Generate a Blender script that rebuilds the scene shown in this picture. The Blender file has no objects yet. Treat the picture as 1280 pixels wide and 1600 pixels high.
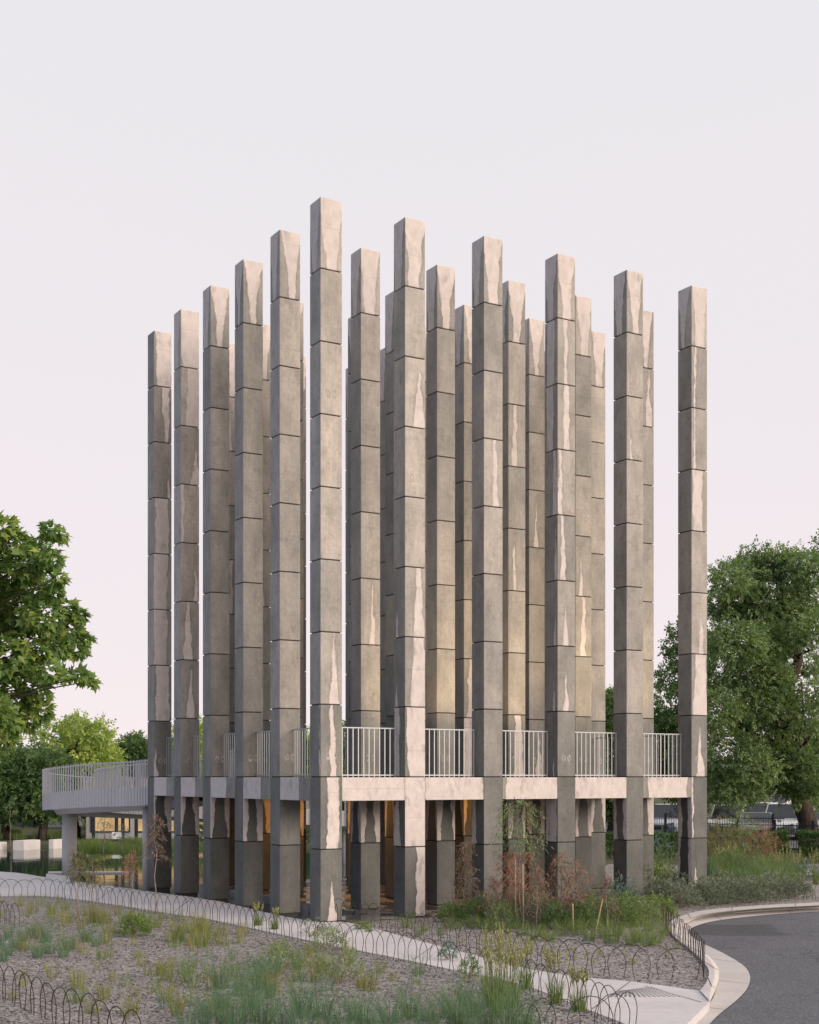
import bpy, bmesh, math, random
import numpy as np
from mathutils import Vector, Matrix, noise as mnoise
from mathutils.geometry import tessellate_polygon
random.seed(11)
RNG = np.random.default_rng(7)
SC = bpy.context.scene
COL = SC.collection
rad = math.radians

# ------------------------------------------------------------------ camera, sky, sun, exposure
EYE = 3.0
FPX, CX, HY = 2174.8, 678.2, 1214.0            # focal length and principal point in pixels of the 1280 wide photograph
cam_data = bpy.data.cameras.new('camera')
cam = bpy.data.objects.new('camera', cam_data)
COL.objects.link(cam)
cam.location = (0, 0, EYE)
cam.rotation_euler = (rad(90), 0, 0)
cam_data.sensor_fit = 'HORIZONTAL'
cam_data.sensor_width = 36.0
cam_data.lens = FPX / 1280 * 36.0
cam_data.shift_x = -(CX - 640) / 1280
cam_data.shift_y = (HY - 800) / 1280
cam_data.clip_end = 3000
SC.camera = cam
SC.view_settings.view_transform = 'Standard'
SC.view_settings.look = 'None'
SC.view_settings.exposure = 0.0
SC.view_settings.gamma = 1.0
SC.render.film_transparent = False
SC.cycles.max_bounces = 6
SC.cycles.transparent_max_bounces = 8

SUN_EL = rad(14)
SUN_AZ = (0.80, -0.60)                         # horizontal direction towards the sun
world = bpy.data.worlds.new('World')
SC.world = world
world.use_nodes = True
wn, wl = world.node_tree.nodes, world.node_tree.links
wn.clear()
w_out = wn.new('ShaderNodeOutputWorld')
w_bg = wn.new('ShaderNodeBackground'); w_bg.inputs['Strength'].default_value = 1.0
sky = wn.new('ShaderNodeTexSky'); sky.sky_type = 'NISHITA'; sky.sun_disc = False
sky.sun_elevation = SUN_EL
sky.sun_rotation = math.atan2(SUN_AZ[0], SUN_AZ[1])
w_tc = wn.new('ShaderNodeTexCoord')
sep = wn.new('ShaderNodeSeparateXYZ'); wl.new(w_tc.outputs['Generated'], sep.inputs[0])
ramp = wn.new('ShaderNodeValToRGB')
ramp.color_ramp.elements[0].position = 0.0;  ramp.color_ramp.elements[0].color = (0.935, 0.825, 0.848, 1)
ramp.color_ramp.elements[1].position = 0.60; ramp.color_ramp.elements[1].color = (0.800, 0.800, 0.835, 1)
el = ramp.color_ramp.elements.new(0.22); el.color = (0.865, 0.802, 0.833, 1)
cl_map = wn.new('ShaderNodeMapping'); cl_map.inputs['Scale'].default_value = (1.2, 1.2, 5.0)      # faint high cloud
wl.new(w_tc.outputs['Generated'], cl_map.inputs['Vector'])
cl_n = wn.new('ShaderNodeTexNoise'); cl_n.inputs['Scale'].default_value = 1.6; cl_n.inputs['Detail'].default_value = 6
wl.new(cl_map.outputs[0], cl_n.inputs['Vector'])
cl_a = wn.new('ShaderNodeMath'); cl_a.operation = 'MULTIPLY_ADD'; cl_a.inputs[1].default_value = 0.22; cl_a.inputs[2].default_value = -0.11
wl.new(cl_n.outputs['Fac'], cl_a.inputs[0])
cl_s = wn.new('ShaderNodeMath'); cl_s.operation = 'ADD'; wl.new(sep.outputs['Z'], cl_s.inputs[0]); wl.new(cl_a.outputs[0], cl_s.inputs[1])
wl.new(cl_s.outputs[0], ramp.inputs[0])
dot = wn.new('ShaderNodeVectorMath'); dot.operation = 'DOT_PRODUCT'
dot.inputs[1].default_value = (-0.80, -0.60, 0.0)
wl.new(w_tc.outputs['Generated'], dot.inputs[0])
cool = wn.new('ShaderNodeMapRange'); cool.interpolation_type = 'SMOOTHSTEP'
cool.inputs['From Min'].default_value = -0.05; cool.inputs['From Max'].default_value = 0.85
wl.new(dot.outputs['Value'], cool.inputs['Value'])
wm = wn.new('ShaderNodeMix'); wm.data_type = 'RGBA'
wl.new(cool.outputs[0], wm.inputs['Factor'])
wl.new(ramp.outputs['Color'], wm.inputs['A']); wm.inputs['B'].default_value = (0.34, 0.45, 0.70, 1)
dot2 = wn.new('ShaderNodeVectorMath'); dot2.operation = 'DOT_PRODUCT'      # the dusk glow round the sun
dot2.inputs[1].default_value = (SUN_AZ[0]*0.94, SUN_AZ[1]*0.94, 0.34)
wl.new(w_tc.outputs['Generated'], dot2.inputs[0])
warm = wn.new('ShaderNodeMapRange'); warm.interpolation_type = 'SMOOTHSTEP'
warm.inputs['From Min'].default_value = 0.30; warm.inputs['From Max'].default_value = 1.0
wl.new(dot2.outputs['Value'], warm.inputs['Value'])
wm2 = wn.new('ShaderNodeMix'); wm2.data_type = 'RGBA'
wl.new(warm.outputs[0], wm2.inputs['Factor'])
wl.new(wm.outputs['Result'], wm2.inputs['A']); wm2.inputs['B'].default_value = (2.25, 1.90, 1.70, 1)
wm = wm2
w_sky = wn.new('ShaderNodeMix'); w_sky.data_type = 'RGBA'; w_sky.blend_type = 'ADD'
w_sky.inputs['Factor'].default_value = 0.004
wl.new(wm.outputs['Result'], w_sky.inputs['A']); wl.new(sky.outputs['Color'], w_sky.inputs['B'])
wl.new(w_sky.outputs['Result'], w_bg.inputs['Color'])
wl.new(w_bg.outputs[0], w_out.inputs[0])

sun_data = bpy.data.lights.new('sun', 'SUN')
sun_data.energy = 2.1
sun_data.angle = rad(18)
sun_data.color = (1.0, 0.86, 0.74)
sun = bpy.data.objects.new('sun', sun_data)
COL.objects.link(sun)
sd = Vector((SUN_AZ[0] * math.cos(SUN_EL), SUN_AZ[1] * math.cos(SUN_EL), math.sin(SUN_EL)))
sun.rotation_euler = sd.to_track_quat('Z', 'Y').to_euler()

# ------------------------------------------------------------------ helpers
def at(px, py, z=0.0):
    """photo pixel on the horizontal plane z"""
    y = FPX * (EYE - z) / (py - HY)
    return Vector(((px - CX) / FPX * y, y, z))

def ray(px, py, y):
    """photo pixel at depth y"""
    return Vector(((px - CX) / FPX * y, y, EYE - (py - HY) / FPX * y))

class MB:
    def __init__(s):
        s.v, s.f, s.m = [], [], []
    def add(s, vs, fs, mi=0):
        b = len(s.v)
        s.v += [tuple(p) for p in vs]
        s.f += [tuple(i + b for i in q) for q in fs]
        s.m += [mi] * len(fs)
    def box(s, lo, hi, mi=0, M=None):
        x0, y0, z0 = lo; x1, y1, z1 = hi
        vs = [Vector(p) for p in ((x0,y0,z0),(x1,y0,z0),(x1,y1,z0),(x0,y1,z0),(x0,y0,z1),(x1,y0,z1),(x1,y1,z1),(x0,y1,z1))]
        if M is not None: vs = [M @ p for p in vs]
        s.add(vs, [(3,2,1,0),(4,5,6,7),(0,1,5,4),(1,2,6,5),(2,3,7,6),(3,0,4,7)], mi)
    def tube(s, pts, radii, n=6, mi=0, caps=True):
        pts = [Vector(p) for p in pts]
        if not hasattr(radii, '__len__'): radii = [radii] * len(pts)
        rings = []
        up = Vector((0.13, 0.97, 0.21)).normalized()
        for i, p in enumerate(pts):
            d = (pts[min(i+1, len(pts)-1)] - pts[max(i-1, 0)])
            if d.length < 1e-9: d = Vector((0,0,1))
            d.normalize()
            a = d.cross(up)
            if a.length < 0.05: a = d.cross(Vector((1,0,0)))
            a.normalize(); b = d.cross(a)
            rings.append([p + (a*math.cos(2*math.pi*k/n) + b*math.sin(2*math.pi*k/n)) * radii[i] for k in range(n)])
        vs = [q for r in rings for q in r]
        fs = []
        for i in range(len(pts)-1):
            for k in range(n):
                k2 = (k+1) % n
                fs.append((i*n+k, i*n+k2, (i+1)*n+k2, (i+1)*n+k))
        if caps:
            fs.append(tuple(range(n-1, -1, -1))); fs.append(tuple((len(pts)-1)*n+k for k in range(n)))
        s.add(vs, fs, mi)
    def prism(s, poly, z0, z1, mi=0, M=None):
        """vertical prism over a plan polygon; z0, z1 may be lists"""
        n = len(poly)
        zb = z0 if hasattr(z0, '__len__') else [z0]*n
        zt = z1 if hasattr(z1, '__len__') else [z1]*n
        vs = [Vector((p[0], p[1], zb[i])) for i, p in enumerate(poly)] + [Vector((p[0], p[1], zt[i])) for i, p in enumerate(poly)]
        tris = tessellate_polygon([[Vector((p[0], p[1], 0)) for p in poly]])
        fs = []
        area = sum(poly[i][0]*poly[(i+1)%n][1] - poly[(i+1)%n][0]*poly[i][1] for i in range(n))
        for t in tris:
            a, b, c = t
            cr = (poly[b][0]-poly[a][0])*(poly[c][1]-poly[a][1]) - (poly[b][1]-poly[a][1])*(poly[c][0]-poly[a][0])
            if cr < 0: a, b, c = c, b, a
            fs.append((a+n, b+n, c+n)); fs.append((c, b, a))
        for i in range(n):
            j = (i+1) % n
            fs.append((i, j, j+n, i+n) if area > 0 else (j, i, i+n, j+n))
        if M is not None: vs = [M @ p for p in vs]
        s.add(vs, fs, mi)
    def mesh(s, name, mats, smooth=False):
        me = bpy.data.meshes.new(name)
        me.from_pydata(s.v, [], s.f)
        for m in (mats if isinstance(mats, (list, tuple)) else [mats]): me.materials.append(m)
        if any(s.m): me.polygons.foreach_set('material_index', s.m)
        if smooth: me.polygons.foreach_set('use_smooth', [True]*len(s.f))
        me.update()
        return me
    def build(s, name, mats, parent=None, smooth=False, loc=None):
        return link(name, s.mesh(name, mats, smooth), parent, loc)

def link(name, me, parent=None, loc=None, rz=0.0, scale=None):
    o = bpy.data.objects.new(name, me)
    COL.objects.link(o)
    if parent is not None: o.parent = parent
    if loc is not None: o.location = loc
    if rz: o.rotation_euler = (0, 0, rz)
    if scale is not None: o.scale = (scale,)*3 if not hasattr(scale, '__len__') else scale
    return o

def tag(o, label=None, cat=None, group=None, kind=None):
    if label: o['label'] = label
    if cat: o['category'] = cat
    if group: o['group'] = group
    if kind: o['kind'] = kind
    return o

def empty(name, loc, rz=0.0, **kw):
    o = link(name, None, None, loc, rz)
    o.empty_display_size = 0.2
    return tag(o, **kw)

def copy_tree(o, parent=None):
    c = o.copy(); COL.objects.link(c)
    if parent is not None: c.parent = parent
    for ch in o.children: copy_tree(ch, c)
    return c

def bevel(me, w, seg=2, angle=0.5):
    bm = bmesh.new(); bm.from_mesh(me)
    es = [e for e in bm.edges if len(e.link_faces) == 2 and e.calc_face_angle() > angle]
    bmesh.ops.bevel(bm, geom=es, offset=w, segments=seg, affect='EDGES', profile=0.6)
    bm.to_mesh(me); bm.free()
    return me

def spline(pts, n=8):
    """Catmull-Rom through points of any dimension"""
    P = [np.array(p, float) for p in pts]
    P = [2*P[0]-P[1]] + P + [2*P[-1]-P[-2]]
    out = []
    for i in range(1, len(P)-2):
        a, b, c, d = P[i-1], P[i], P[i+1], P[i+2]
        for k in range(n):
            t = k/n
            out.append(0.5*((2*b) + (c-a)*t + (2*a-5*b+4*c-d)*t*t + (3*b-a-3*c+d)*t**3))
    out.append(P[-2])
    return out

def resample(pts, step):
    P = np.array(pts, float)
    s = np.concatenate([[0], np.cumsum(np.linalg.norm(np.diff(P[:, :2], axis=0), axis=1))])
    n = max(1, int(round(s[-1]/step)))
    q = np.linspace(0, s[-1], n+1)
    return [np.array([np.interp(t, s, P[:, k]) for k in range(P.shape[1])]) for t in q]

def leaf_mesh(name, V, F, mat):
    """V (n,3) array, F (m,4) int array"""
    me = bpy.data.meshes.new(name)
    k = F.shape[1]
    me.vertices.add(len(V)); me.vertices.foreach_set('co', V.astype(np.float32).ravel())
    me.loops.add(F.size); me.loops.foreach_set('vertex_index', F.astype(np.int32).ravel())
    me.polygons.add(len(F)); me.polygons.foreach_set('loop_start', np.arange(0, F.size, k, dtype=np.int32))
    me.polygons.foreach_set('loop_total', np.full(len(F), k, dtype=np.int32))
    me.materials.append(mat)
    me.update(calc_edges=True); me.validate()
    return me

# ------------------------------------------------------------------ materials
class NT:
    def __init__(s, name):
        s.mat = bpy.data.materials.new(name); s.mat.use_nodes = True
        s.t = s.mat.node_tree; s.t.nodes.clear()
        s.out = s.t.nodes.new('ShaderNodeOutputMaterial')
    def n(s, kind, **kw):
        o = s.t.nodes.new(kind)
        for k, v in kw.items(): setattr(o, k, v)
        return o
    def put(s, sock, v):
        if isinstance(v, bpy.types.NodeSocket): s.t.links.new(v, sock)
        elif v is not None: sock.default_value = v
    def math(s, op, a, b=None, c=None, clamp=False):
        o = s.n('ShaderNodeMath', operation=op, use_clamp=clamp)
        for i, v in enumerate((a, b, c)): s.put(o.inputs[i], v)
        return o.outputs[0]
    def mix(s, f, a, b, blend='MIX'):
        o = s.n('ShaderNodeMix', data_type='RGBA', blend_type=blend)
        s.put(o.inputs['Factor'], f)
        s.put(o.inputs['A'], (*a, 1) if isinstance(a, tuple) and len(a) == 3 else a)
        s.put(o.inputs['B'], (*b, 1) if isinstance(b, tuple) and len(b) == 3 else b)
        return o.outputs['Result']
    def mixf(s, f, a, b):
        o = s.n('ShaderNodeMix', data_type='FLOAT')
        s.put(o.inputs[0], f); s.put(o.inputs[2], a); s.put(o.inputs[3], b)
        return o.outputs[0]
    def coord(s, which='Object'):
        return s.n('ShaderNodeTexCoord').outputs[which]
    def pos(s):
        return s.n('ShaderNodeNewGeometry').outputs['Position']
    def vec(s, v, mul=(1,1,1), add=(0,0,0)):
        o = s.n('ShaderNodeMapping'); s.put(o.inputs['Vector'], v)
        o.inputs['Scale'].default_value = mul; o.inputs['Location'].default_value = add
        return o.outputs[0]
    def noise(s, v, scale, detail=4, rough=0.55, dist=0.0):
        o = s.n('ShaderNodeTexNoise'); s.put(o.inputs['Vector'], v)
        o.inputs['Scale'].default_value = scale; o.inputs['Detail'].default_value = detail
        o.inputs['Roughness'].default_value = rough; o.inputs['Distortion'].default_value = dist
        return o.outputs['Fac']
    def step(s, v, lo, hi, a=0.0, b=1.0):
        o = s.n('ShaderNodeMapRange'); s.put(o.inputs['Value'], v)
        o.inputs['From Min'].default_value = lo; o.inputs['From Max'].default_value = hi
        o.inputs['To Min'].default_value = a; o.inputs['To Max'].default_value = b
        return o.outputs[0]
    def ramp(s, v, stops):
        o = s.n('ShaderNodeValToRGB'); s.put(o.inputs[0], v)
        cr = o.color_ramp
        while len(cr.elements) < len(stops): cr.elements.new(0.5)
        for e, (p, c) in zip(cr.elements, stops): e.position = p; e.color = (*c, 1)
        return o.outputs['Color']
    def bump(s, h, strength=0.3, dist=0.01, normal=None):
        o = s.n('ShaderNodeBump'); s.put(o.inputs['Height'], h)
        o.inputs['Strength'].default_value = strength; o.inputs['Distance'].default_value = dist
        if normal is not None: s.put(o.inputs['Normal'], normal)
        return o.outputs[0]
    def bsdf(s, color, rough=0.8, normal=None, metal=0.0, spec=0.5, **kw):
        b = s.n('ShaderNodeBsdfPrincipled')
        s.put(b.inputs['Base Color'], (*color, 1) if isinstance(color, tuple) and len(color) == 3 else color)
        s.put(b.inputs['Roughness'], rough); s.put(b.inputs['Metallic'], metal)
        s.put(b.inputs['Specular IOR Level'], spec)
        if normal is not None: s.put(b.inputs['Normal'], normal)
        for k, v in kw.items(): s.put(b.inputs[k.replace('_', ' ')], v)
        s.t.links.new(b.outputs[0], s.out.inputs[0])
        return s.mat

def mat_segment():
    m = NT('column_concrete')
    P = m.coord('Object'); N = m.coord('Normal')
    p = m.n('ShaderNodeSeparateXYZ'); m.put(p.inputs[0], P)
    nn = m.n('ShaderNodeSeparateXYZ'); m.put(nn.inputs[0], N)
    front = m.math('GREATER_THAN', m.math('ABSOLUTE', nn.outputs['Y']), m.math('ABSOLUTE', nn.outputs['X']))
    u = m.mixf(front, p.outputs['Y'], p.outputs['X'])
    def attr(name):
        a = m.n('ShaderNodeAttribute', attribute_type='OBJECT', attribute_name=name)
        q = m.n('ShaderNodeSeparateXYZ'); m.put(q.inputs[0], a.outputs['Vector'])
        return q.outputs
    pf, ps, tone, mk = attr('patch_front'), attr('patch_side'), attr('tone'), attr('marks')
    c = m.mixf(front, ps[0], pf[0]); wt = m.mixf(front, ps[1], pf[1]); wb = m.mixf(front, ps[2], pf[2])
    inv = m.mixf(front, mk[1], mk[0])
    seed = tone[2]
    off = m.n('ShaderNodeCombineXYZ'); m.put(off.inputs[0], seed); m.put(off.inputs[1], m.math('MULTIPLY', front, 7.3)); m.put(off.inputs[2], m.math('MULTIPLY', seed, 1.7))
    PO = m.n('ShaderNodeVectorMath', operation='ADD'); m.put(PO.inputs[0], P); m.put(PO.inputs[1], off.outputs[0])
    Q = PO.outputs[0]
    t = m.math('MULTIPLY', p.outputs['Z'], 1/1.5, clamp=True)
    tp = m.math('POWER', t, tone[1])
    w = m.mixf(tp, wb, wt)
    drift = m.math('MULTIPLY', m.math('SUBTRACT', m.noise(m.vec(Q, (0.3, 0.3, 1.0)), 1.5, 2), 0.5), 0.10)
    flank = m.math('SIGN', m.math('SUBTRACT', u, c))          # the two edges of a patch wander apart
    fo = m.n('ShaderNodeCombineXYZ'); m.put(fo.inputs[0], m.math('MULTIPLY', flank, 5.7)); m.put(fo.inputs[2], p.outputs['Z']); m.put(fo.inputs[1], m.math('ADD', seed, m.math('MULTIPLY', front, 3.1)))
    e1 = m.math('MULTIPLY', m.math('SUBTRACT', m.noise(fo.outputs[0], 2.6, 3, 0.55), 0.5), 0.17)
    e2 = m.math('MULTIPLY', m.math('SUBTRACT', m.noise(fo.outputs[0], 17.0, 4, 0.65), 0.5), 0.028)
    e3 = m.math('MULTIPLY', m.math('SUBTRACT', m.noise(m.vec(Q, (1, 1, 0.5)), 14.0, 4, 0.6), 0.5), 0.032)
    edge = m.math('ADD', m.math('ADD', e1, e2), e3)
    du = m.math('ABSOLUTE', m.math('SUBTRACT', m.math('SUBTRACT', u, c), drift))
    dm = m.math('ADD', m.math('SUBTRACT', w, du), edge)
    soft = m.step(m.noise(m.vec(Q, (1, 1, 0.7)), 3.1, 3), 0.45, 0.75, 0.004, 0.035)
    dry = m.math('DIVIDE', m.math('ADD', dm, soft), m.math('MULTIPLY', soft, 2.0), clamp=True)
    dry = m.math('ABSOLUTE', m.math('SUBTRACT', dry, inv))
    rim = m.math('MULTIPLY', m.step(dm, -0.07, 0.0), m.math('SUBTRACT', 1.0, dry))
    dry = m.math('MULTIPLY', dry, m.step(m.noise(m.vec(Q, (1, 1, 0.5)), 5.0, 5, 0.65), 0.30, 0.46, 0.45, 1.0))
    big = m.noise(m.vec(Q, (1, 1, 0.5)), 2.3, 5, 0.6)
    mid = m.noise(Q, 14, 4, 0.6)
    fine = m.noise(Q, 120, 2, 0.5)
    streak = m.noise(m.vec(Q, (1, 1, 0.07)), 26, 3, 0.6)
    wetc = m.ramp(big, [(0.28, (0.215, 0.203, 0.180)), (0.52, (0.300, 0.278, 0.247)), (0.76, (0.380, 0.348, 0.309))])
    wetc = m.mix(0.40, wetc, m.ramp(streak, [(0.25, (0.40, 0.40, 0.40)), (0.75, (0.62, 0.62, 0.62))]), 'OVERLAY')
    blot = m.step(m.noise(Q, 4.2, 6, 0.7), 0.54, 0.66)
    wetc = m.mix(m.math('MULTIPLY', blot, 0.30), wetc, (0.125, 0.112, 0.088))
    wetc = m.mix(0.5, wetc, m.ramp(mid, [(0.3, (0.38, 0.38, 0.37)), (0.7, (0.60, 0.60, 0.60))]), 'OVERLAY')
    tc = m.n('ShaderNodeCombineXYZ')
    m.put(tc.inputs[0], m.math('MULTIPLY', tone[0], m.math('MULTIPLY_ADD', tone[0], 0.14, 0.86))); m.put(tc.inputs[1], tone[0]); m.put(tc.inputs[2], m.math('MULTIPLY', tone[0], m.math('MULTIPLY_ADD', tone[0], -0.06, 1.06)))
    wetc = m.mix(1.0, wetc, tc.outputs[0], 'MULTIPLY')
    wetc = m.mix(m.math('MULTIPLY', rim, 0.35), wetc, m.mix(1.0, wetc, (0.55, 0.55, 0.56), 'MULTIPLY'))
    dryc = m.ramp(m.noise(m.vec(Q, (1, 1, 0.6)), 7, 4, 0.6), [(0.3, (0.50, 0.445, 0.415)), (0.7, (0.60, 0.54, 0.505))])
    col = m.mix(dry, wetc, dryc)
    # lifting-anchor marks: a pair of smeared rings on the front face
    ax = m.math('ABSOLUTE', m.math('SUBTRACT', m.math('ABSOLUTE', p.outputs['X']), 0.075))
    az = m.math('MULTIPLY', m.math('ABSOLUTE', m.math('SUBTRACT', p.outputs['Z'], 0.42)), 0.62)
    rr = m.math('ADD', m.math('SQRT', m.math('ADD', m.math('MULTIPLY', ax, ax), m.math('MULTIPLY', az, az))), m.math('MULTIPLY', m.math('SUBTRACT', mid, 0.5), 0.05))
    ring = m.math('SUBTRACT', 1.0, m.math('MULTIPLY', m.math('ABSOLUTE', m.math('SUBTRACT', rr, 0.040)), 55.0), clamp=True)
    ring = m.math('MULTIPLY', m.math('MULTIPLY', ring, front), m.step(mid, 0.36, 0.6))
    col = m.mix(m.math('MULTIPLY', ring, m.math('MAXIMUM', mk[2], 0.0)), col, (0.50, 0.48, 0.45))
    col = m.mix(m.math('MULTIPLY', ring, m.math('MAXIMUM', m.math('MULTIPLY', mk[2], -1.0), 0.0)), col, (0.12, 0.11, 0.095))
    # pores and hairline pour mark
    pore = m.n('ShaderNodeTexVoronoi'); m.put(pore.inputs['Vector'], Q); pore.inputs['Scale'].default_value = 26
    pm = m.math('MULTIPLY', m.math('LESS_THAN', pore.outputs['Distance'], 0.16), m.step(mid, 0.5, 0.62))
    col = m.mix(m.math('MULTIPLY', pm, 0.55), col, (0.10, 0.092, 0.08))
    hz = m.math('ADD', 0.25, m.math('FRACT', m.math('MULTIPLY', seed, 3.37)))
    hl = m.math('LESS_THAN', m.math('ABSOLUTE', m.math('ADD', m.math('SUBTRACT', p.outputs['Z'], hz), m.math('MULTIPLY', m.math('SUBTRACT', mid, 0.5), 0.025))), 0.0035)
    col = m.mix(m.math('MULTIPLY', hl, 0.45), col, (0.13, 0.12, 0.105))
    h = m.math('ADD', m.math('MULTIPLY', fine, 0.35), m.math('SUBTRACT', mid, m.math('MULTIPLY', pm, 0.8)))
    rough = m.mixf(dry, 0.58, 0.9)
    return m.bsdf(col, rough, m.bump(h, 0.25, 0.006), spec=0.35)

def mat_simple(name, color, rough=0.6, metal=0.0, var=0.12, scale=8.0, bumpy=0.15, spec=0.5):
    m = NT(name)
    P = m.pos()
    n = m.noise(P, scale, 5, 0.6)
    lo = tuple(c*(1-var) for c in color); hi = tuple(min(1, c*(1+var)) for c in color)
    col = m.ramp(n, [(0.3, lo), (0.7, hi)])
    return m.bsdf(col, m.step(n, 0.3, 0.7, rough*0.92, min(1, rough*1.08)), m.bump(m.noise(P, scale*6, 3), bumpy, 0.004), metal, spec)

def mat_leaf(name, stops, trans=0.35, rough=0.55, drift=0.5):
    m = NT(name)
    geo = m.n('ShaderNodeNewGeometry')
    big = m.noise(geo.outputs['Position'], 0.9, 3)
    v = m.mixf(drift, geo.outputs['Random Per Island'], m.step(big, 0.3, 0.7))
    col = m.ramp(v, stops)
    b = m.n('ShaderNodeBsdfPrincipled'); m.put(b.inputs['Base Color'], col); b.inputs['Roughness'].default_value = rough
    b.inputs['Specular IOR Level'].default_value = 0.35
    tr = m.n('ShaderNodeBsdfTranslucent'); m.put(tr.inputs['Color'], m.mix(1.0, col, (1.15, 1.25, 0.7), 'MULTIPLY'))
    mx = m.n('ShaderNodeMixShader'); mx.inputs[0].default_value = trans
    m.t.links.new(b.outputs[0], mx.inputs[1]); m.t.links.new(tr.outputs[0], mx.inputs[2])
    m.t.links.new(mx.outputs[0], m.out.inputs[0])
    return m.mat

def mat_gravel():
    m = NT('crushed_gravel'); P = m.pos()
    v1 = m.n('ShaderNodeTexVoronoi'); m.put(v1.inputs['Vector'], P); v1.inputs['Scale'].default_value = 26
    v2 = m.n('ShaderNodeTexVoronoi'); m.put(v2.inputs['Vector'], P); v2.inputs['Scale'].default_value = 55
    s1 = m.n('ShaderNodeSeparateColor'); m.put(s1.inputs[0], v1.outputs['Color'])
    s2 = m.n('ShaderNodeSeparateColor'); m.put(s2.inputs[0], v2.outputs['Color'])
    r = m.math('ADD', m.math('MULTIPLY', s1.outputs[0], 0.6), m.math('MULTIPLY', s2.outputs[0], 0.4))
    col = m.ramp(r, [(0.08, (0.085, 0.078, 0.074)), (0.35, (0.235, 0.215, 0.205)), (0.65, (0.355, 0.332, 0.318)), (0.93, (0.58, 0.545, 0.53))])
    big = m.noise(P, 0.55, 5, 0.6)
    col = m.mix(m.step(big, 0.48, 0.72, 0, 0.40), col, (0.185, 0.155, 0.13))
    h = m.math('SUBTRACT', 1.0, m.math('ADD', v1.outputs['Distance'], m.math('MULTIPLY', v2.outputs['Distance'], 0.5)))
    return m.bsdf(col, 0.95, m.bump(h, 0.9, 0.03), spec=0.15)

def mat_path():
    m = NT('path_concrete'); P = m.pos()
    big = m.noise(P, 0.7, 6, 0.6); mid = m.noise(P, 6, 5, 0.65); fine = m.noise(P, 90, 3, 0.6)
    col = m.ramp(big, [(0.3, (0.49, 0.465, 0.462)), (0.7, (0.58, 0.556, 0.552))])
    col = m.mix(0.45, col, m.ramp(mid, [(0.3, (0.40, 0.40, 0.40)), (0.7, (0.58, 0.58, 0.58))]), 'OVERLAY')
    col = m.mix(0.5, col, m.ramp(fine, [(0.3, (0.38, 0.38, 0.38)), (0.7, (0.60, 0.60, 0.60))]), 'OVERLAY')
    return m.bsdf(col, 0.88, m.bump(fine, 0.25, 0.004), spec=0.25)

def mat_asphalt():
    m = NT('asphalt'); P = m.pos()
    v = m.n('ShaderNodeTexVoronoi'); m.put(v.inputs['Vector'], P); v.inputs['Scale'].default_value = 70
    s = m.n('ShaderNodeSeparateColor'); m.put(s.inputs[0], v.outputs['Color'])
    col = m.ramp(s.outputs[0], [(0.05, (0.068, 0.070, 0.079)), (0.6, (0.114, 0.117, 0.130)), (0.95, (0.19, 0.192, 0.206))])
    big = m.noise(P, 0.5, 6, 0.65)
    col = m.mix(0.5, col, m.ramp(big, [(0.3, (0.42, 0.42, 0.42)), (0.7, (0.60, 0.60, 0.60))]), 'OVERLAY')
    cr = m.n('ShaderNodeTexVoronoi', feature='DISTANCE_TO_EDGE'); cr.inputs['Scale'].default_value = 0.42
    m.put(cr.inputs['Vector'], m.n('ShaderNodeVectorMath', operation='ADD').outputs[0])
    va = cr.inputs['Vector'].links[0].from_node; m.put(va.inputs[0], P)
    cn = m.n('ShaderNodeTexNoise'); m.put(cn.inputs['Vector'], P); cn.inputs['Scale'].default_value = 1.7; cn.inputs['Detail'].default_value = 5; m.put(va.inputs[1], cn.outputs['Color'])
    crack = m.math('MULTIPLY', m.math('LESS_THAN', cr.outputs['Distance'], 0.006), m.step(m.noise(P, 0.33, 2), 0.5, 0.56))
    col = m.mix(m.math('MULTIPLY', crack, 0.6), col, (0.02, 0.02, 0.021))
    stain = m.step(m.noise(P, 2.6, 5, 0.7), 0.60, 0.70)
    col = m.mix(m.math('MULTIPLY', stain, 0.35), col, (0.045, 0.044, 0.045))
    sp = m.n('ShaderNodeSeparateXYZ'); m.put(sp.inputs[0], P)
    # darker resurfaced strip beside the kerb
    wob = m.math('MULTIPLY', m.math('SUBTRACT', m.noise(P, 1.3, 4), 0.5), 0.7)
    yy = m.math('ADD', sp.outputs['Y'], wob); xx = m.math('ADD', sp.outputs['X'], wob)
    band = m.math('MULTIPLY', m.math('MULTIPLY', m.step(yy, 27.35, 27.5), m.step(yy, 29.6, 29.45)), m.step(xx, 7.15, 6.9))
    col = m.mix(m.math('MULTIPLY', band, 0.42), col, (0.030, 0.030, 0.033))
    return m.bsdf(col, 0.9, m.bump(s.outputs[0], 0.5, 0.008), spec=0.25)

def mat_water():
    m = NT('pond_water'); P = m.pos()
    n = m.noise(m.vec(P, (1, 0.6, 1)), 1.6, 3, 0.5)
    n2 = m.noise(P, 7, 2, 0.5)
    h = m.math('ADD', n, m.math('MULTIPLY', n2, 0.22))
    return m.bsdf((0.030, 0.055, 0.042), 0.04, m.bump(h, 0.10, 0.05), spec=0.6, IOR=1.33)

def mat_wetfloor():
    m = NT('wet_floor_concrete'); P = m.pos()
    n = m.noise(P, 0.9, 5, 0.6)
    wet = m.step(n, 0.44, 0.52)
    col = m.mix(wet, (0.27, 0.25, 0.225), (0.12, 0.115, 0.105))
    col = m.mix(0.5, col, m.ramp(m.noise(P, 12, 4), [(0.3, (0.4, 0.4, 0.4)), (0.7, (0.6, 0.6, 0.6))]), 'OVERLAY')
    return m.bsdf(col, m.mixf(wet, 0.7, 0.09), m.bump(m.noise(P, 6, 3), 0.12, 0.02), spec=0.5)

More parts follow.
